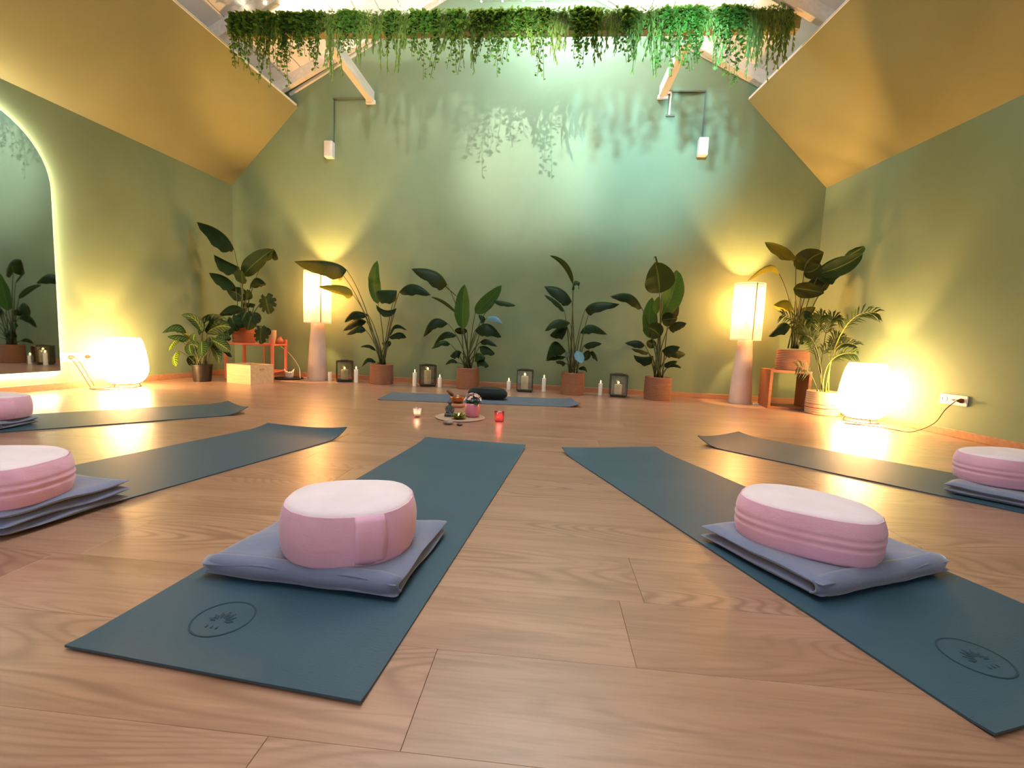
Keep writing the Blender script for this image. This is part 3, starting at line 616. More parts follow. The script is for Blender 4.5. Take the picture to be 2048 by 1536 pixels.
def zafu(x, y, z, a, b, h, rz, label, handle=None, seed=0, groove=True, name='meditation_cushion', mats=('pink', 'pink_lit'), expo=2.35, cres=0, soft=False):
    rnd = random.Random(seed); e = empty(name, (x, y, z), rz, label, 'cushion', None if cres else 'pink meditation cushions on blankets')
    NA = 72
    def ring(sc, zz, k):
        out = []
        for i in range(NA):
            t = 2*PI*i/NA; c, s = math.cos(t), math.sin(t)
            r = (abs(c)**expo + abs(s)**expo)**(-1/expo)
            wr = 1 + .010*math.sin(3*t+seed) + .006*math.sin(7*t+seed*2)*k + .005*math.sin(19*t+zz*60+seed)*k
            px, py = a*sc*r*c*wr, b*sc*r*s*wr
            if cres: py -= cres*(px/a)**2 * b
            out.append((px, py, zz + .003*math.sin(2*t+seed)*k))
        return out
    prof = []
    M_ = 22
    for j in range(M_+1):
        q = j/M_; zz = h*(.03 + .86*q); bul = .925 + .075*math.sin(PI*min(1, max(0, (q*.92+.04))))**.7
        if soft: bul = .62 + .38*math.sin(PI*min(1, q*.75+.12))**.6
        if groove:
            for gq, gd in ((.42, .022), (.60, .014)): bul -= gd*math.exp(-((q-gq)/.035)**2)
        prof.append((bul, zz, .9))
    g = G(); vs = []
    for bul, zz, k in prof: vs += ring(bul, zz, k)
    vs += ring(.60, 0.0, 0); rows = len(prof)
    fs = [(i*NA+k, i*NA+(k+1)%NA, (i+1)*NA+(k+1)%NA, (i+1)*NA+k) for i in range(rows-1) for k in range(NA)]
    fs += [(rows*NA+k, rows*NA+(k+1)%NA, (k+1)%NA, k) for k in range(NA)]; fs.append(tuple(range(rows*NA, (rows+1)*NA))[::-1])
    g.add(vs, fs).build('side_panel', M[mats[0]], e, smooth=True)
    g = G(); vs = []; e0 = prof[-1][0] if soft else .925; tops = [(e0, h*.885), (e0*.985, h*.915), (e0*.94, h*.95), (e0*.81, h*.98), (e0*.6, h*1.0), (.3, h*1.005), (.1, h*1.0)]
    for sc, zz in tops: vs += ring(sc, zz, .9 if sc > .8 else .3)
    rows = len(tops); fs = [(i*NA+k, i*NA+(k+1)%NA, (i+1)*NA+(k+1)%NA, (i+1)*NA+k) for i in range(rows-1) for k in range(NA)]
    fs.append(tuple(range((rows-1)*NA, rows*NA)))
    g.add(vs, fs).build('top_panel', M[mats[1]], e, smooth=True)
    rr = ring(e0+.003, h*.888, .9); G().tube(rr + [rr[0]], .0022, 5).build('seam', M[mats[0]], e, smooth=True)
    if handle is not None:
        # fabric strap sewn vertically with an open edge
        hg = G(); vs = []
        for j in range(9):
            q = j/8
            for i in range(7):
                ang = handle + (i/6-.5)*.42; c, s = math.cos(ang), math.sin(ang); r = (abs(c)**expo+abs(s)**expo)**(-1/expo)
                lift = 1.004 + .012*math.sin(PI*q) + (.035*math.sin(PI*q)**.5 if i == 0 else (.012*math.sin(PI*q) if i == 1 else 0))
                bul = .93 + .075*math.sin(PI*q)**.7
                vs.append((a*r*c*bul*lift, b*r*s*bul*lift, h*(.05+.83*q)))
        hg.add(vs, [(j*7+i, j*7+i+1, (j+1)*7+i+1, (j+1)*7+i) for j in range(8) for i in range(6)])
        hg.build('handle', M[mats[0]], e, smooth=True, solid=.004)
    return e
zafu(-.512, 1.155, .056, .172, .150, .146, math.radians(14), 'pink oval meditation cushion with fabric handle, left of centre', handle=math.radians(-66), seed=1, groove=False)
zafu(.79, 1.39, .056, .190, .145, .138, math.radians(-32), 'pink oval meditation cushion right of centre with side pleats', seed=4)
zafu(-1.70, 1.22, .078, .22, .165, .135, math.radians(6), 'pink oval meditation cushion cut by the left edge, nearer one', seed=6)
zafu(-3.20, 2.34, .050, .20, .15, .14, math.radians(10), 'pink oval meditation cushion cut by the left edge, farther one', handle=math.radians(-30), seed=9, groove=False)
zafu(2.20, 2.29, .053, .235, .165, .145, math.radians(10), 'pink oval meditation cushion cut by the right edge', seed=12)
p = fl(969, 801); zafu(p.x+.02, p.y+.15, .008, .205, .15, .11, math.radians(-4), 'black crescent meditation cushion on the crosswise mat', seed=2, groove=False, mats=('blackfab', 'blackfab'), expo=2.0, cres=.35, soft=True)

# ------------------------------------------------------------------ lamps
def floor_lamp(x, y, label, seam):
    e = empty('floor_lamp', (x, y, 0), 0, label, 'lamp')
    G().lathe([(.118, 0), (.121, .02), (.112, .2), (.098, .45), (.082, .66), (.070, .80), (.068, .84)], 40).build('base', M['lampbase'], e, smooth=True, autos=.8)
    R_, z0, z1 = .163, .725, 1.365
    prof_o = [(R_, z0), (R_, (z0+z1)/2), (R_*.985, z1)]; seg = 48
    g = G().lathe(prof_o, seg, capb=False, capt=False); sh = g.build('shade', M['shade'], e, smooth=True)
    G().box((-.006, -R_-.004, z0+.005), (.006, -R_+.002, z1-.005)).build('shade_seam', M['shade_seam'], sh).rotation_euler = (0, 0, seam)
    for z in (z0+.02, z1-.02):
        G().tube([(math.cos(2*PI*k/24)*(R_-.006), math.sin(2*PI*k/24)*(R_-.006), z) for k in range(25)], .003, 5).build('hoop', M['brass'], sh)
    G().lathe([(.018, .84), (.018, .92), (.022, .95)], 12).build('socket', M['white'], e)
    g = G(); g.lathe([(.012, .95), (.028, .99), (.034, 1.02), (.026, 1.055), (.008, 1.07)], 16).build('bulb', M['bulb'], e, smooth=True)
    l = light('POINT', 'floor_lamp_bulb_light', (0, 0, 1.12), 190, WARM, shadow_soft_size=.035); l.parent = e
    return e
floor_lamp(-2.945, 5.62, 'tall plaster floor lamp with cylinder shade at left of the back wall', math.radians(40))
floor_lamp(2.235, 5.48, 'tall plaster floor lamp with cylinder shade at right of the back wall', math.radians(3))
def globe_lamp(x, y, s, label, k_=.83):
    e = empty('globe_lamp', (x, y, 0), 0, label, 'lamp')
    prof = [(.12, .035), (.165, .055), (.205, .10), (.225, .16), (.223, .22), (.212, .30), (.195, .38), (.178, .44), (.160, .475), (.150, .485)]
    G().lathe([(r*s*k_, z*s) for r, z in prof], 48, capt=False, capb=False).build('shade', M['globe'], e, smooth=True)
    for k in range(3):
        a = k*2*PI/3+.5; c, si = math.cos(a), math.sin(a)
        G().tube([(c*.10*s, si*.10*s, .045*s), (c*.115*s, si*.115*s, .02), (c*.12*s, si*.12*s, .004)], .004, 6).build('foot', M['black'], e)
    G().tube([(math.cos(2*PI*k/24)*.11*s, math.sin(2*PI*k/24)*.11*s, .034*s) for k in range(25)], .004, 6).build('base_ring', M['black'], e)
    G().tube([(math.cos(2*PI*k/24)*.12*s, math.sin(2*PI*k/24)*.12*s, .005) for k in range(25)], .004, 6).build('foot_ring', M['black'], e)
    G().lathe([(.012, .10), (.028, .15), (.034, .19), (.026, .225), (.008, .24)], 16).build('bulb', M['bulb'], e, smooth=True)
    l = light('POINT', 'globe_lamp_bulb_light', (0, 0, .25*s), 140, WARM, shadow_soft_size=.03); l.parent = e
    return e
p = fl(254, 777); gl = globe_lamp(-4.145, 4.16, .99, 'glowing white globe lamp on the floor by the left wall socket')
gr = globe_lamp(2.915, 4.45, 1.12, 'glowing white globe lamp on the floor by the right wall', .80)
def cable(pts, r, m, label, name='power_cable'):
    return tag(G().tube(spline(pts, 7), r, 6).build(name, M[m], smooth=True), label, 'cable')
xs = XL(3.8)
cable([(xs+.05, 3.81, .285), (xs+.09, 3.83, .25), (xs+.12, 3.88, .12), (xs+.17, 3.9, .006), (xs+.22, 3.87, .005), (-4.14, 4.05, .006)], .0035, 'cable', 'thin brown cable from the left socket nearest the mirror to the globe lamp')
cable([(xs+.05, 3.88, .285), (xs+.08, 3.9, .23), (xs+.11, 3.93, .12), (xs+.15, 3.95, .02), (xs+.2, 3.86, .005), (-4.02, 3.86, .006), (-3.97, 4.10, .006)], .0035, 'cable', 'thin brown cable from the second left socket curling before the globe lamp')
cable([(XR(3.83)-.06, 3.815, .29), (3.10, 3.80, .22), (3.06, 3.84, .10), (2.99, 3.95, .008), (2.92, 4.05, .005), (2.86, 4.16, .005), (2.72, 4.22, .005), (2.66, 4.27, .005), (2.78, 4.24, .006), (2.88, 4.34, .007)], .0035, 'cable', 'thin brown cable from the right wall socket to the globe lamp')
cable([(-2.99, 5.49, .006), (-3.10, 5.52, .006), (-3.20, 5.66, .02), (-3.32, 5.84, .14), (-3.48, 5.90, .30), (-3.62, 5.915, .40)], .004, 'cable_white', 'white cable of the left floor lamp rising behind the coral rack')
cable([(2.34, 5.38, .006), (2.44, 5.39, .006), (2.52, 5.44, .006), (2.60, 5.50, .006), (2.8, 5.52, .006)], .008, 'cable_white', 'white cable of the right floor lamp behind the cube stool')

# ------------------------------------------------------------------ coral rack and what stands on it
rk = empty('plant_rack', (-3.56, 5.45, 0), 0, 'low coral pink metal plant rack in the left corner', 'rack')
rx0, rx1, ry0, ry1 = -3.95, -3.17, 5.20, 5.50
rb = rk.location
for (x, y) in ((-3.93, 5.28), (-3.335, 5.28), (-3.93, 5.62), (-3.37, 5.62)):
    G().tube([(x, y, 0), (x, y, .50)], .019, 10).build('leg', M['rack'], rk, world=True, smooth=True, autos=.8)
g = G()
for z in (.10, .43):
    for a, b in (((-3.93, 5.28), (-3.335, 5.28)), ((-3.335, 5.28), (-3.37, 5.62)), ((-3.37, 5.62), (-3.93, 5.62)), ((-3.93, 5.62), (-3.93, 5.28))):
        G().tube([(*a, z), (*b, z)], .012, 8).build('rail', M['rack'], rk, world=True)
G().prism([(-3.93, 5.28), (-3.335, 5.28), (-3.37, 5.62), (-3.93, 5.62)], .428, .441).build('shelf', M['rack'], rk, world=True)
G().prism([(-3.93, 5.28), (-3.335, 5.28), (-3.37, 5.62), (-3.93, 5.62)], .098, .108).build('shelf', M['rack'], rk, world=True)
G().tube([(-3.66, 5.62, .1), (-3.66, 5.62, .43)], .008, 6).build('strut', M['rack'], rk, world=True)
zc = .441
c = G().lathe([(.040, 0), (.043, .01), (.046, .17), (.043, .17), (.040, .02)], 24, capt=True).build('vase', M['cup'], smooth=True, autos=.6)
c.location = (at(545, 690, 5.46).x, 5.46, zc); tag(c, 'tall cream ceramic vase on the coral rack', 'vase')
c = G().lathe([(.028, 0), (.044, .02), (.047, .045), (.030, .07), (.024, .085), (.030, .092), (.024, .092)], 20).build('small_jar', M['terracotta'], smooth=True)
c.location = (at(559, 690, 5.5).x, 5.50, zc); tag(c, 'small round terracotta jar at the rack end', 'jar')

bx = empty('wooden_crate', (-3.42, 4.99, 0), math.radians(-16), 'pale pine box with a hand hole before the coral rack', 'box')
L_, W_, H_, t_ = .37, .30, .215, .012
G().box((-L_/2, -W_/2, 0), (L_/2, -W_/2+t_, H_)).build('front_board', M['pine'], bx, bevel=.001)
G().box((-L_/2, W_/2-t_, 0), (L_/2, W_/2, H_)).build('back_board', M['pine'], bx, bevel=.001)
G().box((-L_/2, -W_/2+t_, 0), (-L_/2+t_, W_/2-t_, H_)).build('end_board', M['pine'], bx, bevel=.001)
def holed(x0, x1):
    g = G(); y0, y1, hz0, hz1, hy = -W_/2+t_, W_/2-t_, .15, .172, .035
    g.box((x0, y0, 0), (x1, y1, hz0)); g.box((x0, y0, hz1), (x1, y1, H_)); g.box((x0, y0, hz0), (x1, -hy, hz1)); g.box((x0, hy, hz0), (x1, y1, hz1)); return g
holed(L_/2-t_, L_/2).build('end_board', M['pine'], bx)
G().box((-L_/2+t_, -W_/2+t_, 0), (L_/2-t_, W_/2-t_, .01)).build('bottom_board', M['pine'], bx)

ty = 5.56; tp = fl(577, 757); tc = (at(577, 757, ty).x, ty)
tr = G().lathe([(.165, .006), (.175, .012), (.178, .020), (.172, .020), (.165, .014)], 40, capt=True).build('round_tray', M['tray'], smooth=True, autos=.5)
tr.location = (tc[0], ty, -.004); tag(tr, 'round black metal tray left of the floor lamp', 'tray')
cm = empty('pillar_candle', (tc[0]+.02, ty-.02, .0105), 0, 'short wide white candle with melted jagged rim on the black tray', 'candle')
seg = 32; vs = []
for r, z in ((.047, 0), (.052, .03), (.054, .075)): vs += [(r*math.cos(2*PI*k/seg), r*math.sin(2*PI*k/seg), z) for k in range(seg)]
vs += [((.058+.006*math.sin(k*1.9))*math.cos(2*PI*k/seg), (.058+.006*math.sin(k*1.9))*math.sin(2*PI*k/seg), .098+.022*math.sin(2*PI*k/seg*2+.4)+.007*math.sin(k*2.1)) for k in range(seg)]
vs += [(.046*math.cos(2*PI*k/seg), .046*math.sin(2*PI*k/seg), .088+.02*math.sin(2*PI*k/seg*2+.4)) for k in range(seg)] + [(.04*math.cos(2*PI*k/seg), .04*math.sin(2*PI*k/seg), .05) for k in range(seg)]
G().add(vs, [(i*seg+k, i*seg+(k+1)%seg, (i+1)*seg+(k+1)%seg, (i+1)*seg+k) for i in range(5) for k in range(seg)] + [tuple(range(5*seg, 6*seg)), tuple(range(seg))[::-1]]).build('wax', M['melted'], cm, smooth=True)
G().tube([(0, 0, .05), (.002, 0, .065)], .0015, 5).build('wick', M['wick'], cm)

# ------------------------------------------------------------------ lanterns and candles along the back wall
def pillar(name, loc, r, h, label, lit=True, wax='candle', group=None, fl_m='flame', fs=1.0):
    e = empty(name, loc, 0, label, 'candle', group)
    G().lathe([(r*.98, 0), (r, .004), (r, h-.006), (r*.93, h), (r*.75, h+.001), (r*.35, h-.004)], 20).build('wax', M[wax], e, smooth=True, autos=.7)
    G().tube([(0, 0, h-.005), (0, .001, h+.010)], .0016, 5).build('wick', M['wick'], e)
    if lit: G().lathe([(.001, h+.006), (.006*fs, h+.012), (.0075*fs, h+.018), (.005*fs, h+.028), (.0008, h+.040)], 10).build('flame', M[fl_m], e, smooth=True)
    return e
def cand(u, v, h, label, lit=True):
    p = fl(u, v); p.y = min(p.y, YB(p.x) - .12); x = at(u, v, p.y).x
    pillar('pillar_candle', (x, p.y, 0), .0245, h, label, lit, group='slim white candles along the back wall')
cand(660, 762, .115, 'short slim white candle right beside the left floor lamp', False)
cand(712, 765, .165, 'slim white candle right of the first lantern from the left')
cand(829, 772, .165, 'slim white candle left of the second lantern from the left')
cand(879, 774, .115, 'short slim white candle between second lantern and second plant')
cand(1017, 779, .105, 'short slim white candle left of the third lantern from the left')
cand(1087, 783, .165, 'slim white candle right of the third lantern from the left')
cand(1200, 790, .140, 'slim white candle between the third plant and the fourth lantern')
ll = empty('lantern', (0, 0, 0), 0)
a_, h_ = .098, .265
G().box((-a_+.012, -a_+.012, 0), (a_-.012, a_-.012, .018)).build('base', M['lantern'], ll, bevel=.004)
G().box((-a_, -a_, .018), (a_, a_, .030)).build('lower_frame', M['lantern'], ll, bevel=.003)
for sx in (-1, 1):
    for sy in (-1, 1): G().box((sx*a_-.009*(sx > 0)-.0*sx-(0 if sx > 0 else 0), sy*a_-.009*(sy > 0), .030), (sx*a_+.009*(sx < 0), sy*a_+.009*(sy < 0), h_-.014)).build('post', M['lantern'], ll)
g = G()
for q in ((-a_, -a_, a_, -a_+.02), (-a_, a_-.02, a_, a_), (-a_, -a_+.02, -a_+.02, a_-.02), (a_-.02, -a_+.02, a_, a_-.02)): g.box((q[0], q[1], h_-.014), (q[2], q[3], h_))
g.build('top_frame', M['lantern'], ll)
for k in range(4):
    o = G().box((-a_+.01, -a_+.003, .032), (a_-.01, -a_+.005, h_-.016)).build('glass_pane', M['glass'], ll); o.rotation_euler = (0, 0, k*PI/2)
G().tube([(-.05, 0, h_), (-.045, 0, h_+.012), (.045, 0, h_+.012), (.05, 0, h_)], .003, 6).build('carry_handle', M['lantern'], ll)
first = True
for u, v, rz, lab, ch, cl in ((689, 764, 28, 'bronze lantern with glass sides between two candles beside the left floor lamp', .12, 'ivory candle inside the first lantern from the left'),
                          (855, 772, 20, 'bronze lantern with glass sides between the first and second basket plants', .165, 'ivory candle inside the second lantern from the left'),
                          (1049, 780, 4, 'bronze lantern with glass sides between the second and third basket plants', .155, 'ivory candle inside the third lantern from the left'),
                          (1236, 790, -4, 'bronze lantern with glass sides between the third and fourth basket plants', .115, 'ivory candle inside the fourth lantern from the left')):
    y = YB(fl(u, v).x) - .30; x = at(u, v-8, y).x
    e = ll if first else copy_tree(ll); first = False
    e.location = (x, y, 0); e.rotation_euler = (0, 0, math.radians(rz)); tag(e, lab, 'lantern', 'square bronze lanterns along the back wall')
    pillar('led_candle', (x, y, .031), .044, ch, cl, True, 'candle_led', 'candles inside the lanterns', 'flame_soft', 1.8)

# ------------------------------------------------------------------ plants
def basket(e, r, h, m='basket', z0=0.0, rows=15, flare=1.0, name='basket', stripe=None):
    prof = []; seg = 36
    for j in range(rows*3+1):
        q = j/(rows*3); rr = r*(.97 + .03*math.sin(PI*min(1, q*1.3))) * (1+(flare-1)*q)
        prof.append((rr + .0060*abs(math.sin(PI*j/3)), z0 + h*q))
    prof += [(r*flare*.94, z0+h), (r*flare*.93, z0+h*.86)]
    bk = G().lathe([(r*.9, z0)] + prof, seg).build(name, M[m], e, smooth=True)
    if stripe:
        for q0, q1 in stripe:
            G().lathe([(r*1.005+.002, z0+h*q0), (r*1.012+.003, z0+h*(q0+q1)/2), (r*1.005+.002, z0+h*q1)], seg, capb=False, capt=False).build('stripe', M['basket_stripe'], bk, smooth=True, solid=.003)
    G().lathe([(r*flare*.925, z0+h*.80), (r*flare*.93, z0+h*.86), (.01, z0+h*.89)], seg).build('soil', M['soil'], e)
def leaf_mesh(mid, wid, sides, fold, m, e, name='leaf', wob=.0, seed=0):
    """mid: list of midrib points, wid: half width, sides: unit vector across, fold: downward drop of margins"""
    rnd = random.Random(seed); n = len(mid)-1; K = 3; vs = []; uv = []; ph = rnd.random()*6
    for i, p in enumerate(mid):
        t = i/n; w_ = wid * (math.sin(PI*min(1, max(0, t**.82*.985+.012))))**.62
        if t > .999: w_ = wid*.02
        tan = (mid[min(i+1, n)] - mid[max(i-1, 0)]).normalized()
        sd = (sides - tan*sides.dot(tan)).normalized(); nr = tan.cross(sd).normalized()
        if nr.z < 0: nr = -nr
        for k in range(-K, K+1):
            c = k/K; ww = w_*c; dn = fold*w_*abs(c)**1.3
            q = p + sd*ww*(1-.45*fold*abs(c)) - (nr*.4+Vector((0, 0, .8)) if fold > .5 else nr)*dn + nr*wob*w_*math.sin(t*16+ph+(1.7 if k > 0 else 0))*abs(c)
            vs.append(q); uv.append((.5+.5*c, t))
    W = 2*K+1
    g = G().add(vs, [(i*W+k, i*W+k+1, (i+1)*W+k+1, (i+1)*W+k) for i in range(n) for k in range(W-1)], uv)
    return g.build(name, M[m], e, world=True, smooth=True)
def plant(name, u, v, y, z0, sc, ox, oy, leaves, label, top, pot, group=None, m='leaf', spread=.16, seed=1, cat='potted plant', stalk_r=.006):
    """leaves: crop-pixel midribs (b, m, t) + width px + mode; sc/ox/oy turn crop pixels into photo pixels"""
    rnd = random.Random(seed); x = at(u, v, y).x; e = empty(name, (x, y, z0), 0, label, cat, group); pot(e)
    cx, cy = top; px = lambda a, b: (ox + a/sc, oy + b/sc)
    tz = at(*px(cx, cy), y).z
    for i, L in enumerate(leaves):
        (b0, b1), (m0, m1), (t0, t1), wd, mode = L[:5]; mm = L[5] if len(L) > 5 else m
        dy = L[6] if len(L) > 6 else rnd.uniform(-spread, spread*.35)
        ymax = lambda X: YB(X) - .04
        yb = min(y + dy*.5, ymax(x)); yt = min(y + dy*1.3, ymax(x)); ym = (yb+yt)/2
        B, Mi, T_ = at(*px(b0, b1), yb), at(*px(m0, m1), ym), at(*px(t0, t1), yt)
        ctrl = Mi*2 - (B+T_)*.5; mid = bez(B, ctrl, T_, 12)
        W_ = wd/sc/F_PX*ym
        d = (T_-B).normalized(); inpl = Vector((-d.z, 0, d.x)).normalized()
        if mode == 'f': leaf_mesh(mid, W_*.64, (inpl + Vector((0, .35*rnd.uniform(-1, 1), 0))).normalized(), .22, mm, e, wob=.05, seed=seed*50+i)
        elif mode == 'n': leaf_mesh(mid, W_*.5, (inpl*.6+Vector((0, .8, 0))).normalized(), .1, mm, e, wob=.0, seed=seed*50+i)
        else: leaf_mesh(mid, W_*1.15, Vector((.15*rnd.uniform(-1, 1), 1, .1)).normalized(), .95, mm, e, wob=.07, seed=seed*50+i)
        # stalk from the soil
        if stalk_r:
            r0 = Vector((x + rnd.uniform(-.05, .05), y + rnd.uniform(-.05, .05), tz - .03))
            tb = (mid[1]-mid[0]).normalized()
            c1 = Vector((r0.x*.55 + B.x*.45, r0.y*.55+B.y*.45, r0.z + (B.z-r0.z)*.72)) if B.z > r0.z + .03 else (r0+B)*.5+Vector((0, 0, .06))
            G().tube(bez(r0, c1, B, 7), stalk_r*1.3, 6, stalk_r*.6).build('stalk', M['stalk'], e, world=True, smooth=True)
    return e
A6 = (4.955, 660, 490); A7 = (4.655, 1060, 490); A5 = (4.1525, 320, 430); A8 = (3.6575, 1400, 440)
lab = 'strelitzia in a rattan basket, '
def F5(x, y): return ((320 + x/4.1525 - 660)*4.955, (430 + y/4.1525 - 490)*4.955)
Y1 = 5.60
potb = lambda e: basket(e, .140, .245)
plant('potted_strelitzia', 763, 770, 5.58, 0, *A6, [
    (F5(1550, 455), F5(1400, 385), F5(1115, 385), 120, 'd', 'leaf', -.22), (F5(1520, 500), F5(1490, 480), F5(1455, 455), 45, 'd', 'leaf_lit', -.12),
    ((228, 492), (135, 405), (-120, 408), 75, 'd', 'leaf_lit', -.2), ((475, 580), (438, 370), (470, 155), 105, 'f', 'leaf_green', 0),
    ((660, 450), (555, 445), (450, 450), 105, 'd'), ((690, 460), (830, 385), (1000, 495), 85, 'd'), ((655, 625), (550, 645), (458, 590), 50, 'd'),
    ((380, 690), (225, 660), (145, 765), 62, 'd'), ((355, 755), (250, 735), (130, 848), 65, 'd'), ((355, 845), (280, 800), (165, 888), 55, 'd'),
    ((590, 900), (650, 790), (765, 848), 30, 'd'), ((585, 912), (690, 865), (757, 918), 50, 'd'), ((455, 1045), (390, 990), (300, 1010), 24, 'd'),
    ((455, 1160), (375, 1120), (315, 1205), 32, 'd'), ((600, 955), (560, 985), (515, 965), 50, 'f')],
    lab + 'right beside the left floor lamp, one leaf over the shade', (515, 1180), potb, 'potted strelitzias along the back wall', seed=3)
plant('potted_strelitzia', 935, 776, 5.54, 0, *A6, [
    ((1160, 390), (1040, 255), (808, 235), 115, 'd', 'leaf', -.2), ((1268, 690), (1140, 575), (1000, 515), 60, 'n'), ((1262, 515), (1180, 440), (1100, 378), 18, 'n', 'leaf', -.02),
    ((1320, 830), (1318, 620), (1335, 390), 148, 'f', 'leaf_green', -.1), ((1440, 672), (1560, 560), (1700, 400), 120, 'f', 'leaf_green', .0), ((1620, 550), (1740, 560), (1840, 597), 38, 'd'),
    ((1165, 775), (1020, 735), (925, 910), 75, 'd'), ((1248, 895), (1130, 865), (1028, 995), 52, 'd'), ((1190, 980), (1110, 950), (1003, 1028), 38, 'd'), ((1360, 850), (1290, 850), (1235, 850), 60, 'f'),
    ((1440, 840), (1570, 780), (1700, 912), 95, 'd'), ((1540, 740), (1520, 705), (1470, 692), 55, 'd'), ((1560, 715), (1650, 710), (1710, 782), 42, 'd', 'leaf_sheen'),
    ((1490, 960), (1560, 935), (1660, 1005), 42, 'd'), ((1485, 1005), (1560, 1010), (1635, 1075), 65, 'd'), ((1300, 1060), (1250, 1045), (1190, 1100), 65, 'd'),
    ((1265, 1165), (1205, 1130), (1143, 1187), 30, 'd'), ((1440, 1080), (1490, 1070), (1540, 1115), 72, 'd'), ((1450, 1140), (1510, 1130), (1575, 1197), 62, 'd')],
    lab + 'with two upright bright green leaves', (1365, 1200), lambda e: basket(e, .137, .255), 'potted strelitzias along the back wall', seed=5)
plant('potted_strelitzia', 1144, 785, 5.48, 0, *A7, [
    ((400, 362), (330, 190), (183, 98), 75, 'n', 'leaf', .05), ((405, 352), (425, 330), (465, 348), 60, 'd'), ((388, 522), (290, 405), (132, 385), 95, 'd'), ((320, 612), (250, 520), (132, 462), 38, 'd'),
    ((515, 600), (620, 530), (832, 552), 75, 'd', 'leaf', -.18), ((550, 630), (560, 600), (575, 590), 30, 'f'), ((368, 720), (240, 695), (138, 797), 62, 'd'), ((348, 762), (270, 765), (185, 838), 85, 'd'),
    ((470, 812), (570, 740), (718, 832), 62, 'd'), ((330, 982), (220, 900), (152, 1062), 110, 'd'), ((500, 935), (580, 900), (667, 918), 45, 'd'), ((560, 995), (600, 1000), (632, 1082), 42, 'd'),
    ((440, 985), (462, 1040), (480, 1098), 78, 'f', 'leaf_sheen', -.14), ((330, 1100), (290, 1075), (240, 1085), 32, 'd'), ((450, 1150), (505, 1130), (532, 1185), 28, 'd'), ((540, 980), (530, 1030), (500, 1075), 60, 'f'), ((330, 1040), (240, 1035), (145, 1075), 28, 'd'), ((370, 1040), (345, 1020), (325, 1000), 40, 'f', 'leaf_sheen')],
    lab + 'slender, right of the third lantern with a pale blue sheen on a leaf', (392, 1170), lambda e: basket(e, .136, .262, rows=16), 'potted strelitzias along the back wall', seed=8)
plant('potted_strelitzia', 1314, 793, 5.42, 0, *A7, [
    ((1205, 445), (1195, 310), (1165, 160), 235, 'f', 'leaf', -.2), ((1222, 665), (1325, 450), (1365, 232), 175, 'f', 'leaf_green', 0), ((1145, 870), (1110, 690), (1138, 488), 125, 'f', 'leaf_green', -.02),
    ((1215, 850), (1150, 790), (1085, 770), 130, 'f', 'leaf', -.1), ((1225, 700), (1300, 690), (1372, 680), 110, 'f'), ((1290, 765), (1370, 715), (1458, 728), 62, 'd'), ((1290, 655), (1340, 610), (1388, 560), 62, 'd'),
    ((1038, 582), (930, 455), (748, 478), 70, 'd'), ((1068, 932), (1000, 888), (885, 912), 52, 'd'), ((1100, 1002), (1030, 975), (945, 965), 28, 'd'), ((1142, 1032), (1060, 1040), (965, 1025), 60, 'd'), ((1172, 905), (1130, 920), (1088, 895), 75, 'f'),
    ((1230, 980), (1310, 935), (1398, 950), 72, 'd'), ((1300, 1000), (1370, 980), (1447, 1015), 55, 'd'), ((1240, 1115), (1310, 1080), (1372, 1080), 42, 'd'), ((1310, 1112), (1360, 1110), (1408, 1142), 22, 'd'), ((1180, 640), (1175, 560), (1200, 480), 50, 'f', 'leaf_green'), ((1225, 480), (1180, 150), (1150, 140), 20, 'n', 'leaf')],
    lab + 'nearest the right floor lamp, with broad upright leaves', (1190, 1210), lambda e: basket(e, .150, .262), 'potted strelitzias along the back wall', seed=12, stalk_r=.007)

def blob_leaf(e, c, r, tilt, m='monstera', seed=0, notch=True, face=(0, -1, .25), dirn=(0, 0, -1)):
    """broad split monstera leaf: centre, radius"""
    rnd = random.Random(seed); n = 40; fz = Vector(face).normalized(); ax = (Vector(dirn) - fz*Vector(dirn).dot(fz)).normalized(); bx_ = fz.cross(ax)
    ax, bx_ = ax*math.cos(tilt)+bx_*math.sin(tilt), bx_*math.cos(tilt)-ax*math.sin(tilt)
    vs = [Vector(c)]; uv = [(.5, .3)]
    for ringk, rr in ((1, .38), (2, .72), (3, 1.0)):
        for k in range(n):
            t = 2*PI*k/n; s = abs(((t+PI) % (2*PI))-PI)/PI      # 0 at tip, 1 at stalk
            R_ = r*(1.08 - .10*s + (-.35 if s > .93 else 0)) * (1.05 if s < .06 else 1)
            if notch and ringk == 3 and k % 4 == 1 and .12 < s < .85: R_ *= .68
            x_, y_ = math.cos(t)*R_*rr, math.sin(t)*R_*rr*.88
            vs.append(Vector(c) + ax*x_ + bx_*y_ - fz*(.22*r*(abs(y_)/r)**1.5 + .2*r*max(0, x_/r)**2) - fz*.02*r*math.sin(t*5+seed)); uv.append((.5+.5*y_/r, .5+.5*x_/r))
    fs = [(0, 1+k, 1+(k+1)%n) for k in range(n)] + [(1+j*n+k, 1+(j+1)*n+k, 1+(j+1)*n+(k+1)%n, 1+j*n+(k+1)%n) for j in range(2) for k in range(n)]
    return G().add(vs, fs, uv).build('leaf', M[m], e, world=True, smooth=True)
def c5(x, y, Y): return at(320+x/4.1525, 430+y/4.1525, Y)
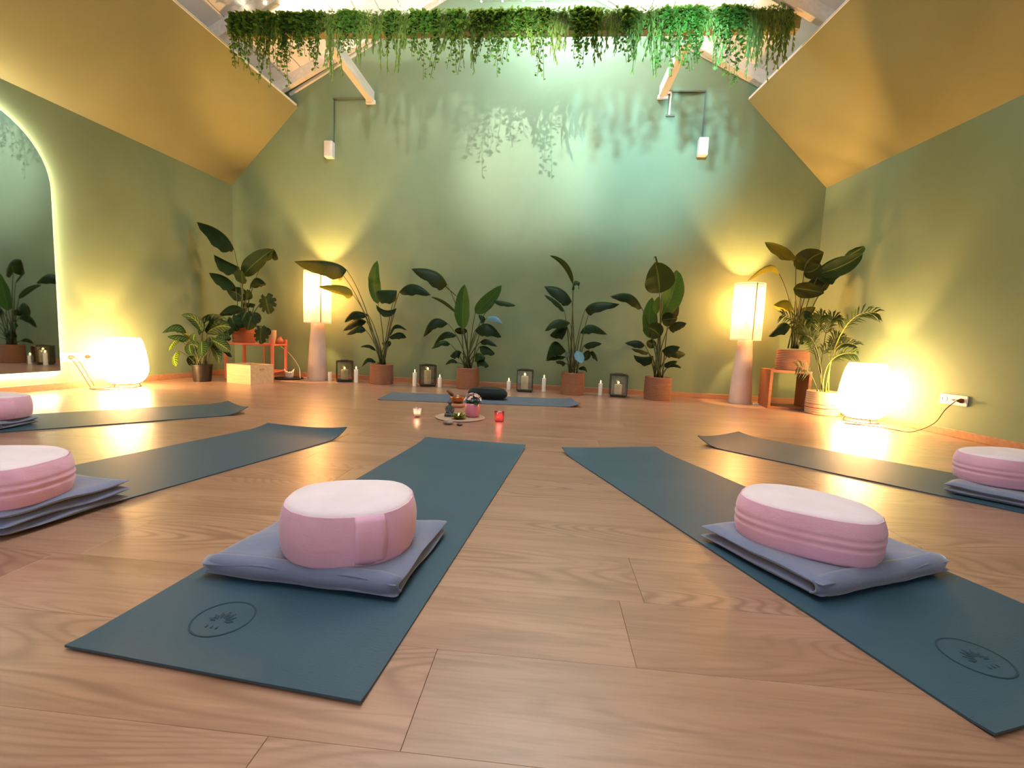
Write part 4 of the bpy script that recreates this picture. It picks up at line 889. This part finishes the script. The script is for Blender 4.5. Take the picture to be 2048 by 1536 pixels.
pl = plant('potted_strelitzia', 488, 688, 5.45, .441, *A5, [
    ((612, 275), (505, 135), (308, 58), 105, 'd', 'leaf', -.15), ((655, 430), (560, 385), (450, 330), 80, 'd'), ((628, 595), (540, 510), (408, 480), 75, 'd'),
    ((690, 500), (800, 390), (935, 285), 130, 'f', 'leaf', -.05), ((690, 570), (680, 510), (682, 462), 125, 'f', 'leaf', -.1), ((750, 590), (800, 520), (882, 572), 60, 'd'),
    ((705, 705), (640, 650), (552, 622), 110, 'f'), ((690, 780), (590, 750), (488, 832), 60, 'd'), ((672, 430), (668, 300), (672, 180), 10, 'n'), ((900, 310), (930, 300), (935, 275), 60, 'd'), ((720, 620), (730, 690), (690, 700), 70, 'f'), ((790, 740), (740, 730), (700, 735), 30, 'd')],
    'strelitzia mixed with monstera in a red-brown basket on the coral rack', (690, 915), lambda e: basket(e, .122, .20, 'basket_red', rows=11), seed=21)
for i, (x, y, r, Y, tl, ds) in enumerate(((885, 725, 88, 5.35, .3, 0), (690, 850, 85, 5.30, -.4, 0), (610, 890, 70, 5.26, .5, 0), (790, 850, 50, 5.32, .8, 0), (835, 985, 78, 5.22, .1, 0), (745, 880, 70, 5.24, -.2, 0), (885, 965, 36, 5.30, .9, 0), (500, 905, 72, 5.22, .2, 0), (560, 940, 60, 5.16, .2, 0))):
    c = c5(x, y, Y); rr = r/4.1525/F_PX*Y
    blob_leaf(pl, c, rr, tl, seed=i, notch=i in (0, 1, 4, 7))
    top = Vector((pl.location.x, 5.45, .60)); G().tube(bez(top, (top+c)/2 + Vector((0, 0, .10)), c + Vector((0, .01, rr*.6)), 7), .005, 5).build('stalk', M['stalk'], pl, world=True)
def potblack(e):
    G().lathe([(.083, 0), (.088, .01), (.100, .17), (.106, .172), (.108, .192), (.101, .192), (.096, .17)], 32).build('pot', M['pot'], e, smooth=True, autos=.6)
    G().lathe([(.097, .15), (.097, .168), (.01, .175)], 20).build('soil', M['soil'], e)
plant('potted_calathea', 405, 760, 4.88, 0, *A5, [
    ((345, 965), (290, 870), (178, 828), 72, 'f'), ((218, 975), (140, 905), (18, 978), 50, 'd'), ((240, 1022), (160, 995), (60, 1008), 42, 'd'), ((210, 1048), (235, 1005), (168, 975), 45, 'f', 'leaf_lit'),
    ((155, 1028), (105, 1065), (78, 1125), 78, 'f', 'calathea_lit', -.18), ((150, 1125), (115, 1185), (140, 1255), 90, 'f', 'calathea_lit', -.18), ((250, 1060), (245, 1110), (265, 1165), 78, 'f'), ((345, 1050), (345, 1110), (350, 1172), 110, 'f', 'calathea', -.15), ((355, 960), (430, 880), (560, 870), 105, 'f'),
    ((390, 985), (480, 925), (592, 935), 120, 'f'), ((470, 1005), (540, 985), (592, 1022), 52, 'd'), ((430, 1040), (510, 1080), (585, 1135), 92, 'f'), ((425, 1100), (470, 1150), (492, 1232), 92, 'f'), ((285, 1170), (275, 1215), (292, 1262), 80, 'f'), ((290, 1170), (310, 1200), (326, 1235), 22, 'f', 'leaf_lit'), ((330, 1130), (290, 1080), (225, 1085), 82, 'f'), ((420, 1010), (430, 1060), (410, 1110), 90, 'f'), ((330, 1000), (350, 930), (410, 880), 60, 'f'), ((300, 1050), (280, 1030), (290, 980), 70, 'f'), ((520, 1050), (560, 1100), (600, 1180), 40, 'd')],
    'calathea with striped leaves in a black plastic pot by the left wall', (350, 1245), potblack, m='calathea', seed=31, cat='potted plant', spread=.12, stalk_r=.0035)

# right side: cube stool, basket plant on it, palm
st = empty('cube_stool', (2.585, 5.22, 0), math.radians(-8), 'warm brown wooden open cube stool carrying a basket plant', 'stool')
w_, d_, h_, t_ = .40, .34, .42, .028
G().box((-w_/2, -d_/2, h_-t_), (w_/2, d_/2, h_)).build('top_board', M['stool'], st, bevel=.002)
G().box((-w_/2, -d_/2, 0), (w_/2, d_/2, t_)).build('bottom_board', M['stool'], st, bevel=.002)
for s in (-1, 1): G().box((s*w_/2-(t_ if s > 0 else 0), -d_/2, t_), (s*w_/2+(t_ if s < 0 else 0), d_/2, h_-t_)).build('side_board', M['stool'], st, bevel=.002)
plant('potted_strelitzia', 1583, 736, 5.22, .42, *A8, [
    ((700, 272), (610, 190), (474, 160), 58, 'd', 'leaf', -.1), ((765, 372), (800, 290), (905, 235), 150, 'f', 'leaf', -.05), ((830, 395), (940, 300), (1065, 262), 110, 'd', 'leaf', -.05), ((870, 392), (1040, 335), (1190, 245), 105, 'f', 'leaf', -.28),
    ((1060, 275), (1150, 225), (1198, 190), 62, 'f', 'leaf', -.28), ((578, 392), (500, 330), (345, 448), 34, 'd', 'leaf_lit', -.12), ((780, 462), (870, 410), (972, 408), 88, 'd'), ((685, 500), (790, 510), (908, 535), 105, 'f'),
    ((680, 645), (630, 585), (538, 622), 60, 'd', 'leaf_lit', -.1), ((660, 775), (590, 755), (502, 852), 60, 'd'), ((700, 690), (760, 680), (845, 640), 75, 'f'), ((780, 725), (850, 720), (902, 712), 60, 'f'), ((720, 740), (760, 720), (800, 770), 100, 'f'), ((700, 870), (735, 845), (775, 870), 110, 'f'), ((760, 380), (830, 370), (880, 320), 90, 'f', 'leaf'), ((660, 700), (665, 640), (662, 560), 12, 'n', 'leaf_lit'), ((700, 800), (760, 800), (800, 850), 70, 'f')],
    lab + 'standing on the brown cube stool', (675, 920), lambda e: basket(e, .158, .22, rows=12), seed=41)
pm = empty('potted_palm', (2.80, 4.86, 0), 0, 'slim palm in a pale striped seagrass basket beside the cube stool', 'potted plant')
basket(pm, .152, .235, 'basket_pale', rows=11, stripe=((.28, .34), (.44, .47)))
def c8(x, y, Y): return at(1400+x/3.6575, 440+y/3.6575, Y)
rnd = random.Random(5)
for i, (m_, t_, nl, dy) in enumerate((((800, 860), (590, 690), 14, -.15), ((860, 850), (905, 700), 18, -.05), ((920, 830), (1005, 720), 18, .02), ((960, 950), (1030, 860), 14, 0), ((985, 960), (1150, 920), 14, -.1), ((950, 1040), (1135, 975), 14, -.15),
                         ((840, 980), (770, 760), 16, -.02), ((1050, 800), (1310, 680), 12, -.25), ((820, 1070), (705, 1070), 8, -.25), ((850, 930), (740, 850), 14, -.2), ((900, 980), (1060, 960), 10, .1), ((830, 880), (700, 770), 12, .05))):
    base = Vector((2.80+rnd.uniform(-.06, .06), 4.86+rnd.uniform(-.05, .05), .20)); Mi = c8(*m_, 4.8+dy*.5); T_ = c8(*t_, 4.8+dy)
    mid = bez(base, Mi*2-(base+T_)*.5 if i != 8 else Mi, T_, 16)
    fr = G().tube(mid, .006, 5, .0015).build('frond_stem', M['stalk_pale' if i in (4, 5, 7) else 'stalk'], pm, world=True, smooth=True)
    g = G()
    for k in range(nl):
        t = .5 + .5*k/(nl-1); j = t*16; p = mid[min(15, int(j))].lerp(mid[min(16, int(j)+1)], j-int(j)); tn = (mid[min(16, int(j)+1)]-mid[max(0, int(j)-1)]).normalized()
        for s in (-1, 1):
            sd = (tn.cross(Vector((0, -1, .3))).normalized()*s + tn*1.1 + Vector((0, rnd.uniform(-.4, .2), -.15))).normalized()
            ln = (.145*(1-.55*abs(t-.7)/.5))*rnd.uniform(.8, 1.1); q0, q1, q2 = p, p+sd*ln*.5+Vector((0, 0, .004)), p+sd*ln+Vector((0, 0, -.03)); wv = sd.cross(Vector((rnd.uniform(-.3,.3), 1, 0))).normalized()*.0075
            g.add([q0-wv*.3, q0+wv*.3, q1+wv, q1-wv, q2], [(0, 1, 2, 3), (3, 2, 4)], [(0, 0), (1, 0), (1, .5), (0, .5), (.5, 1)])
    g.build('leaflets', M['palm'], pm, world=True, smooth=True)['kind'] = 'stuff'

# ------------------------------------------------------------------ centrepiece
ac = Vector((-.665, 3.47, 0))
sl = G().lathe([(.186, 0), (.192, .003), (.192, .008), (.186, .011), (.12, .0115), (.05, .0112)], 48).build('round_mat', M['slab'], smooth=True, autos=.6); sl.location = ac
tag(sl, 'round woven mat under the statue, lotus and pink pot', 'mat')
zt = .0118
# seated stone figure: one lofted body
fx = at(899, 834, 3.44)
sb = empty('buddha_statue', (fx.x, 3.44, zt), math.radians(20), 'small grey stone seated Buddha statue on the round mat', 'statue')
def loft(rings, seg=20):
    g = G(); vs = []
    for (cx, cy, z, rx, ry) in rings: vs += [(cx+rx*math.cos(2*PI*k/seg), cy+ry*math.sin(2*PI*k/seg), z) for k in range(seg)]
    n = len(rings); return g.add(vs, [(i*seg+k, i*seg+(k+1)%seg, (i+1)*seg+(k+1)%seg, (i+1)*seg+k) for i in range(n-1) for k in range(seg)] + [tuple(range(seg))[::-1], tuple(range((n-1)*seg, n*seg))])
loft([(0, 0, 0, .040, .030), (0, 0, .008, .042, .032), (0, 0, .014, .036, .026)]).build('plinth', M['stone'], sb, smooth=True)
bd = loft([(0, .002, .012, .034, .024), (0, 0, .020, .037, .027), (0, .002, .032, .030, .022), (0, .004, .045, .021, .016), (0, .004, .060, .022, .015), (0, .004, .074, .025, .015), (0, .004, .084, .021, .013), (0, .003, .090, .009, .009), (0, .002, .094, .008, .008), (0, .001, .099, .0125, .0125), (0, 0, .107, .0150, .0155), (0, 0, .117, .0150, .0155), (0, .001, .125, .0115, .012), (0, .001, .129, .007, .007), (0, .001, .133, .006, .006), (0, .001, .137, .002, .002)])
for s in (-1, 1):
    bd.tube(spline([(s*.023, .004, .079), (s*.029, .0, .062), (s*.028, -.010, .047), (s*.010, -.022, .036)], 4), .0075, 8, .005)
    bd.tube(spline([(s*.010, .0, .024), (s*.034, -.010, .021), (s*.020, -.026, .019), (-s*.012, -.028, .018)], 4), .0095, 8, .006)
    bd.tube([(s*.0148, .001, .117), (s*.016, .0, .110), (s*.0145, 0, .102)], .0025, 6)
bd.tube([(0, -.0145, .114), (0, -.0185, .108), (0, -.015, .106)], .0022, 6)
bd.build('body', M['stone'], sb, smooth=True)
# lotus candle holder
lx = at(918, 836, 3.37)
lt = empty('lotus_holder', (lx.x, 3.36, zt), 0, 'yellow-green metal lotus tealight holder on the round mat', 'candle holder')
for ringi, (n, r0, r1, zz, wd) in enumerate(((8, .012, .062, .022, .020), (8, .010, .050, .036, .017), (6, .008, .034, .042, .013))):
    for k in range(n):
        a = 2*PI*(k+.5*ringi)/n; d = Vector((math.cos(a), math.sin(a), 0)); s_ = Vector((-d.y, d.x, 0)); vs = []; 
        for j in range(6):
            t = j/5; c = d*(r0+(r1-r0)*t) + Vector((0, 0, .004+zz*t**1.7)); ww = wd*math.sin(PI*min(.98, t*.85+.13))
            vs += [c - s_*ww + Vector((0, 0, .003)), c, c + s_*ww + Vector((0, 0, .003))]
        G().add(vs, [(j*3+q, j*3+q+1, (j+1)*3+q+1, (j+1)*3+q) for j in range(5) for q in range(2)]).build('petal', M['brass'], lt, smooth=True, solid=.0015)
G().lathe([(.018, 0), (.022, .004), (.014, .006), (.014, .014)], 20).build('cup', M['brass'], lt, smooth=True)
G().lathe([(.012, .014), (.012, .022), (.002, .023)], 14).build('tealight', M['candle'], lt)
G().lathe([(.001, .023), (.006, .029), (.004, .038), (.0005, .046)], 10).build('flame', M['flame_soft'], lt)
# pink pot with kalanchoe
px_ = at(944, 834, 3.49)
pp = empty('potted_kalanchoe', (px_.x, 3.49, zt), 0, 'pale pink flowering plant in a rounded pink pot on the round mat', 'potted plant')
G().lathe([(.040, 0), (.050, .008), (.060, .04), (.063, .07), (.060, .10), (.058, .107), (.054, .107), (.055, .09)], 36).build('pot', M['pinkpot'], pp, smooth=True)
G().lathe([(.054, .085), (.054, .095), (.005, .10)], 20).build('soil', M['soil'], pp)
rnd = random.Random(9)
for k in range(11):
    a = 2*PI*k/11 + rnd.random()*.4; d = Vector((math.cos(a), math.sin(a), 0)); l = rnd.uniform(.055, .085); b = Vector((pp.location.x, pp.location.y, zt+.10))
    mid = bez(b, b+d*l*.6+Vector((0, 0, .03)), b+d*l+Vector((0, 0, -.004 if k % 2 else .02)), 8); leaf_mesh(mid, .022, Vector((-d.y, d.x, 0)), .15, 'smallleaf', pp, seed=k)
for k in range(40):
    a = rnd.random()*6.28; r = .068*math.sqrt(rnd.random()); c = Vector((r*math.cos(a), r*math.sin(a)*.9, .135+.045*(1-(r/.07)**2)+rnd.uniform(-.008, .008)))
    g = G(); n_ = (c-Vector((0, 0, .09))).normalized(); u_ = n_.cross(Vector((.3, .2, 1))).normalized(); v_ = n_.cross(u_)
    for q in range(5):
        b_ = 2*PI*q/5 + a; dd = u_*math.cos(b_)+v_*math.sin(b_); ss = n_.cross(dd)
        g.add([c, c+dd*.009+ss*.0055+n_*.002, c+dd*.016+n_*.001, c+dd*.009-ss*.0055+n_*.002], [(0, 1, 2, 3)])
    g.build('blossom', M['petal'], pp, smooth=False, solid=.0008)
    if k % 3 == 0: G().tube([(c.x*.3, c.y*.3, .09), tuple(c)], .0013, 5).build('flower_stem', M['stalk'], pp)
# singing bowl on ring cushion with mallet
bp = fl(915, 813); by = 4.02; bxx = at(915, 806, by).x
rg = G(); tpts = [(math.cos(2*PI*k/28)*.058, math.sin(2*PI*k/28)*.058, .018) for k in range(29)]; rg.tube(tpts, .0175, 10); ro = rg.build('ring_cushion', M['ring'], smooth=True); ro.location = (bxx, by, 0); tag(ro, 'orange patterned ring cushion under the singing bowl', 'cushion')
bo = G().lathe([(.022, .0), (.042, .005), (.060, .025), (.067, .048), (.065, .062), (.059, .062), (.060, .048), (.052, .024), (.03, .010)], 32).build('singing_bowl', M['copper'], smooth=True); bo.location = (bxx, by, .0365); tag(bo, 'bronze singing bowl behind the small statue', 'bowl')
mlt = empty('mallet', (0, 0, 0), 0, 'dark wooden mallet leaning in the singing bowl', 'mallet')
p0, p1 = at(911, 797, by-.005), at(895, 780, by-.02); p0 = Vector((bxx-.015, by, .07)); 
G().tube([p0, p0.lerp(p1, .45)], .010, 10).build('handle', M['mallet'], mlt, smooth=True); G().tube([p0.lerp(p1, .4), p1], .015, 12).build('grip', M['mallet'], mlt, smooth=True)
def pebble(u, v, rx, ry, rz_, m, label):
    p = fl(u, v); g = G(); prof = [(math.cos(a), math.sin(a)) for a in [-PI/2+PI*k/10 for k in range(1, 10)]]
    g.lathe(prof, 18); g.v = [Vector((q.x*rx*(1+.08*math.sin(q.z*3+q.x*2)), q.y*ry, (q.z+1)*rz_)) for q in g.v]
    o = g.build('pebble', M[m], smooth=True); o.location = (p.x, p.y+ry, 0); o.rotation_euler = (0, 0, -.1); tag(o, label, 'stone')
pebble(894, 850, .040, .026, .015, 'pebble', 'brown striped stone in front of the round mat'); pebble(918, 852, .021, .018, .0095, 'darkpebble', 'small dark stone in front of the lotus holder')
def tealight(u, v, y, r0, r1, h, glass, label, sq, lit=True):
    x = at(u, v, y).x; e = empty('tealight_glass', (x, y, 0), .2, label, 'candle holder')
    g = G().lathe([(r0, 0), (r0*1.03, .004), (r1, h), (r1-.004, h), (r0-.004, .010)], 28, capt=True)
    if sq:
        for i, q in enumerate(g.v):
            a = math.atan2(q.y, q.x); k = (abs(math.cos(a))**6+abs(math.sin(a))**6)**(-1/6); g.v[i] = Vector((q.x*k, q.y*k, q.z))
    g.build('glass', M[glass], e, smooth=True)
    G().lathe([(.019, .0105), (.019, .026), (.017, .026), (.002, .025)], 18).build('candle', M['candle'], e)
    G().lathe([(.001, .026), (.008, .034), (.009, .042), (.005, .054), (.0006, .066)], 12).build('flame', M['flame'], e, smooth=True)
    l = light('POINT', 'tealight_glow', (0, 0, .06), .45, (1, .6, .35), shadow_soft_size=.01); l.parent = e
tealight(834, 836, 3.40, .024, .033, .072, 'pinkglass', 'clear pinkish glass tealight holder left of the round mat', False)
tealight(998, 846, 3.41, .031, .036, .076, 'redglass', 'red glass tealight holder right of the round mat', True)

# ------------------------------------------------------------------ ivy beam, hanging greenery, fairy lights
BY = 4.75
bm = G().bar((RX-XE-.05, BY, 3.66), (RX+XE+.02, BY, 3.66), .10, .15).build('tie_beam', M['hbeam'], bevel=.004); tag(bm, 'brown horizontal roof beam hung with greenery', 'beam'); 
def vine(x, kind, L, seed, y=BY-.075):
    rnd = random.Random(seed); e = empty('hanging_vine', (x, y, 3.70), 0, None, 'garland')
    part = ('left third', 'left of the middle', 'right of the middle', 'right third')[sum(x > RX + q for q in (-XE/3*1.0, 0, XE/3*1.0))]
    where = part + ' of the roof beam' if 'third' in part else part + ' on the roof beam'
    if kind == 0: tag(e, 'round-leaved ivy strand hanging ' + ('over the ' if 'third' in part else '') + where, group='ivy strands, ' + part + ' of the beam')
    else: tag(e, 'narrow-leaved willow strand hanging ' + ('over the ' if 'third' in part else '') + where, group='willow strands, ' + part + ' of the beam')
    gl_ = G(); gs = G()
    for q in range(6 if kind == 0 else 7):
        ox_ = rnd.uniform(-.06, .06); ln = L*rnd.uniform(.5, 1) if q else L
        pts = spline([(ox_*.4, .06, 0), (ox_, -.02, .03), (ox_*1.3, -.05, -.08), (ox_*1.2+rnd.uniform(-.03, .03), -.055, -ln*.5), (ox_+rnd.uniform(-.04, .04), -.05, -ln)], 6)
        gs.tube(pts, .0022, 4)
        n = int(ln*(70 if kind == 0 else 60)) + 12
        for k in range(n):
            t = (k+rnd.random())/n; j = t*(len(pts)-1); p = pts[int(j)].lerp(pts[min(len(pts)-1, int(j)+1)], j-int(j))
            a = rnd.random()*2*PI; d = Vector((math.cos(a), math.sin(a)*.8-.2, 0)); tap = 1.1-.55*t
            if kind == 0:
                s = rnd.uniform(.034, .058)*tap; dr = (d + Vector((0, 0, rnd.uniform(-.9, .3)))).normalized(); sd = dr.cross(Vector((rnd.uniform(-1, 1), rnd.uniform(-1, 1), 1))).normalized()*s*.48
                q0 = p + d*.012*tap; gl_.add([q0, q0+dr*s*.4+sd, q0+dr*s*.8+sd*.7, q0+dr*s*1.15, q0+dr*s*.8-sd*.7, q0+dr*s*.4-sd], [(0, 1, 2, 3), (0, 3, 4, 5)], [(.5, 0), (1, .4), (.9, .7), (.5, 1), (.1, .7), (0, .4)])
            else:
                s = rnd.uniform(.06, .10)*tap; dr = (d*.35 + Vector((0, 0, -1))).normalized(); sd = dr.cross(Vector((d.y, -d.x, .2))).normalized()*.010
                gl_.add([p, p+dr*s*.4+sd, p+dr*s, p+dr*s*.4-sd], [(0, 1, 2, 3)], [(.5, 0), (1, .4), (.5, 1), (0, .4)])
    # tuft lying over the beam
    for k in range(90):
        p = Vector((rnd.uniform(-.09, .09), rnd.uniform(-.04, .12), rnd.uniform(-.15, .05))); 
        if p.y > -.0 and p.z < .04: p.y = -.035
        a = rnd.random()*6.28; dr = Vector((math.cos(a), -abs(math.sin(a))*.6, rnd.uniform(-.7, .6))).normalized(); s = rnd.uniform(.025, .04); sd = dr.cross(Vector((rnd.uniform(-1, 1), 1, rnd.uniform(-1, 1)))).normalized()*s*(.45 if kind == 0 else .2)
        gl_.add([p, p+dr*s*.4+sd, p+dr*s*1.15, p+dr*s*.4-sd], [(0, 1, 2, 3)], [(.5, 0), (1, .4), (.5, 1), (0, .4)])
    gs.build('stem', M['stalk'], e); gl_.build('leaves', M['ivy1' if kind == 0 else 'ivy2'], e, smooth=False)['kind'] = 'stuff'
rnd = random.Random(77); nV = 58
for k in range(nV):
    x = RX - XE + .10 + (2*XE-.2)*k/(nV-1) + rnd.uniform(-.02, .02)
    edge = abs(x-RX)/XE
    vine(x, 0 if rnd.random() < .55 else 1, rnd.uniform(.32, .60) + (.10 if edge > .75 else 0), 100+k)
sg = empty('fairy_lights', (RX, BY, 3.9), 0, 'string of tiny warm fairy lights along the leafy beam and roof', 'string lights')
rnd = random.Random(31)
runs = []
pts = [(RX-XE+.15+(2*XE-.3)*k/26, BY-.03+rnd.uniform(-.05, .05), 3.85+rnd.uniform(-.02, .06)) for k in range(27)]; runs.append(pts)
runs.append([(RX-XE+.2+k*.2, BY+.1+k*.03, 3.95+.20*k+rnd.uniform(-.02, .02)-.05*math.sin(k)) for k in range(7)])
runs.append([(RX+XE-.2-k*.2, BY+.1+k*.03, 3.95+.20*k+rnd.uniform(-.02, .02)-.05*math.sin(k)) for k in range(7)])
runs.append([(RX-1.9+k*.2, BY+.12, 4.28+.10*abs(math.sin(k*.9))) for k in range(20)])
tpl = G().lathe([(.001, -.008), (.006, -.002), (.0065, .004), (.001, .011)], 8); me_first = None
for pts in runs:
    G().tube(spline(pts, 3), .0016, 4).build('wire', M['cable_white'], sg, world=True)
    for p in pts:
        if me_first is None: o = tpl.build('bulb', M['fairy'], sg); me_first = o.data
        else: o = bpy.data.objects.new('bulb', me_first); COL.objects.link(o); o.parent = sg
        o.location = Vector(p) - sg.location
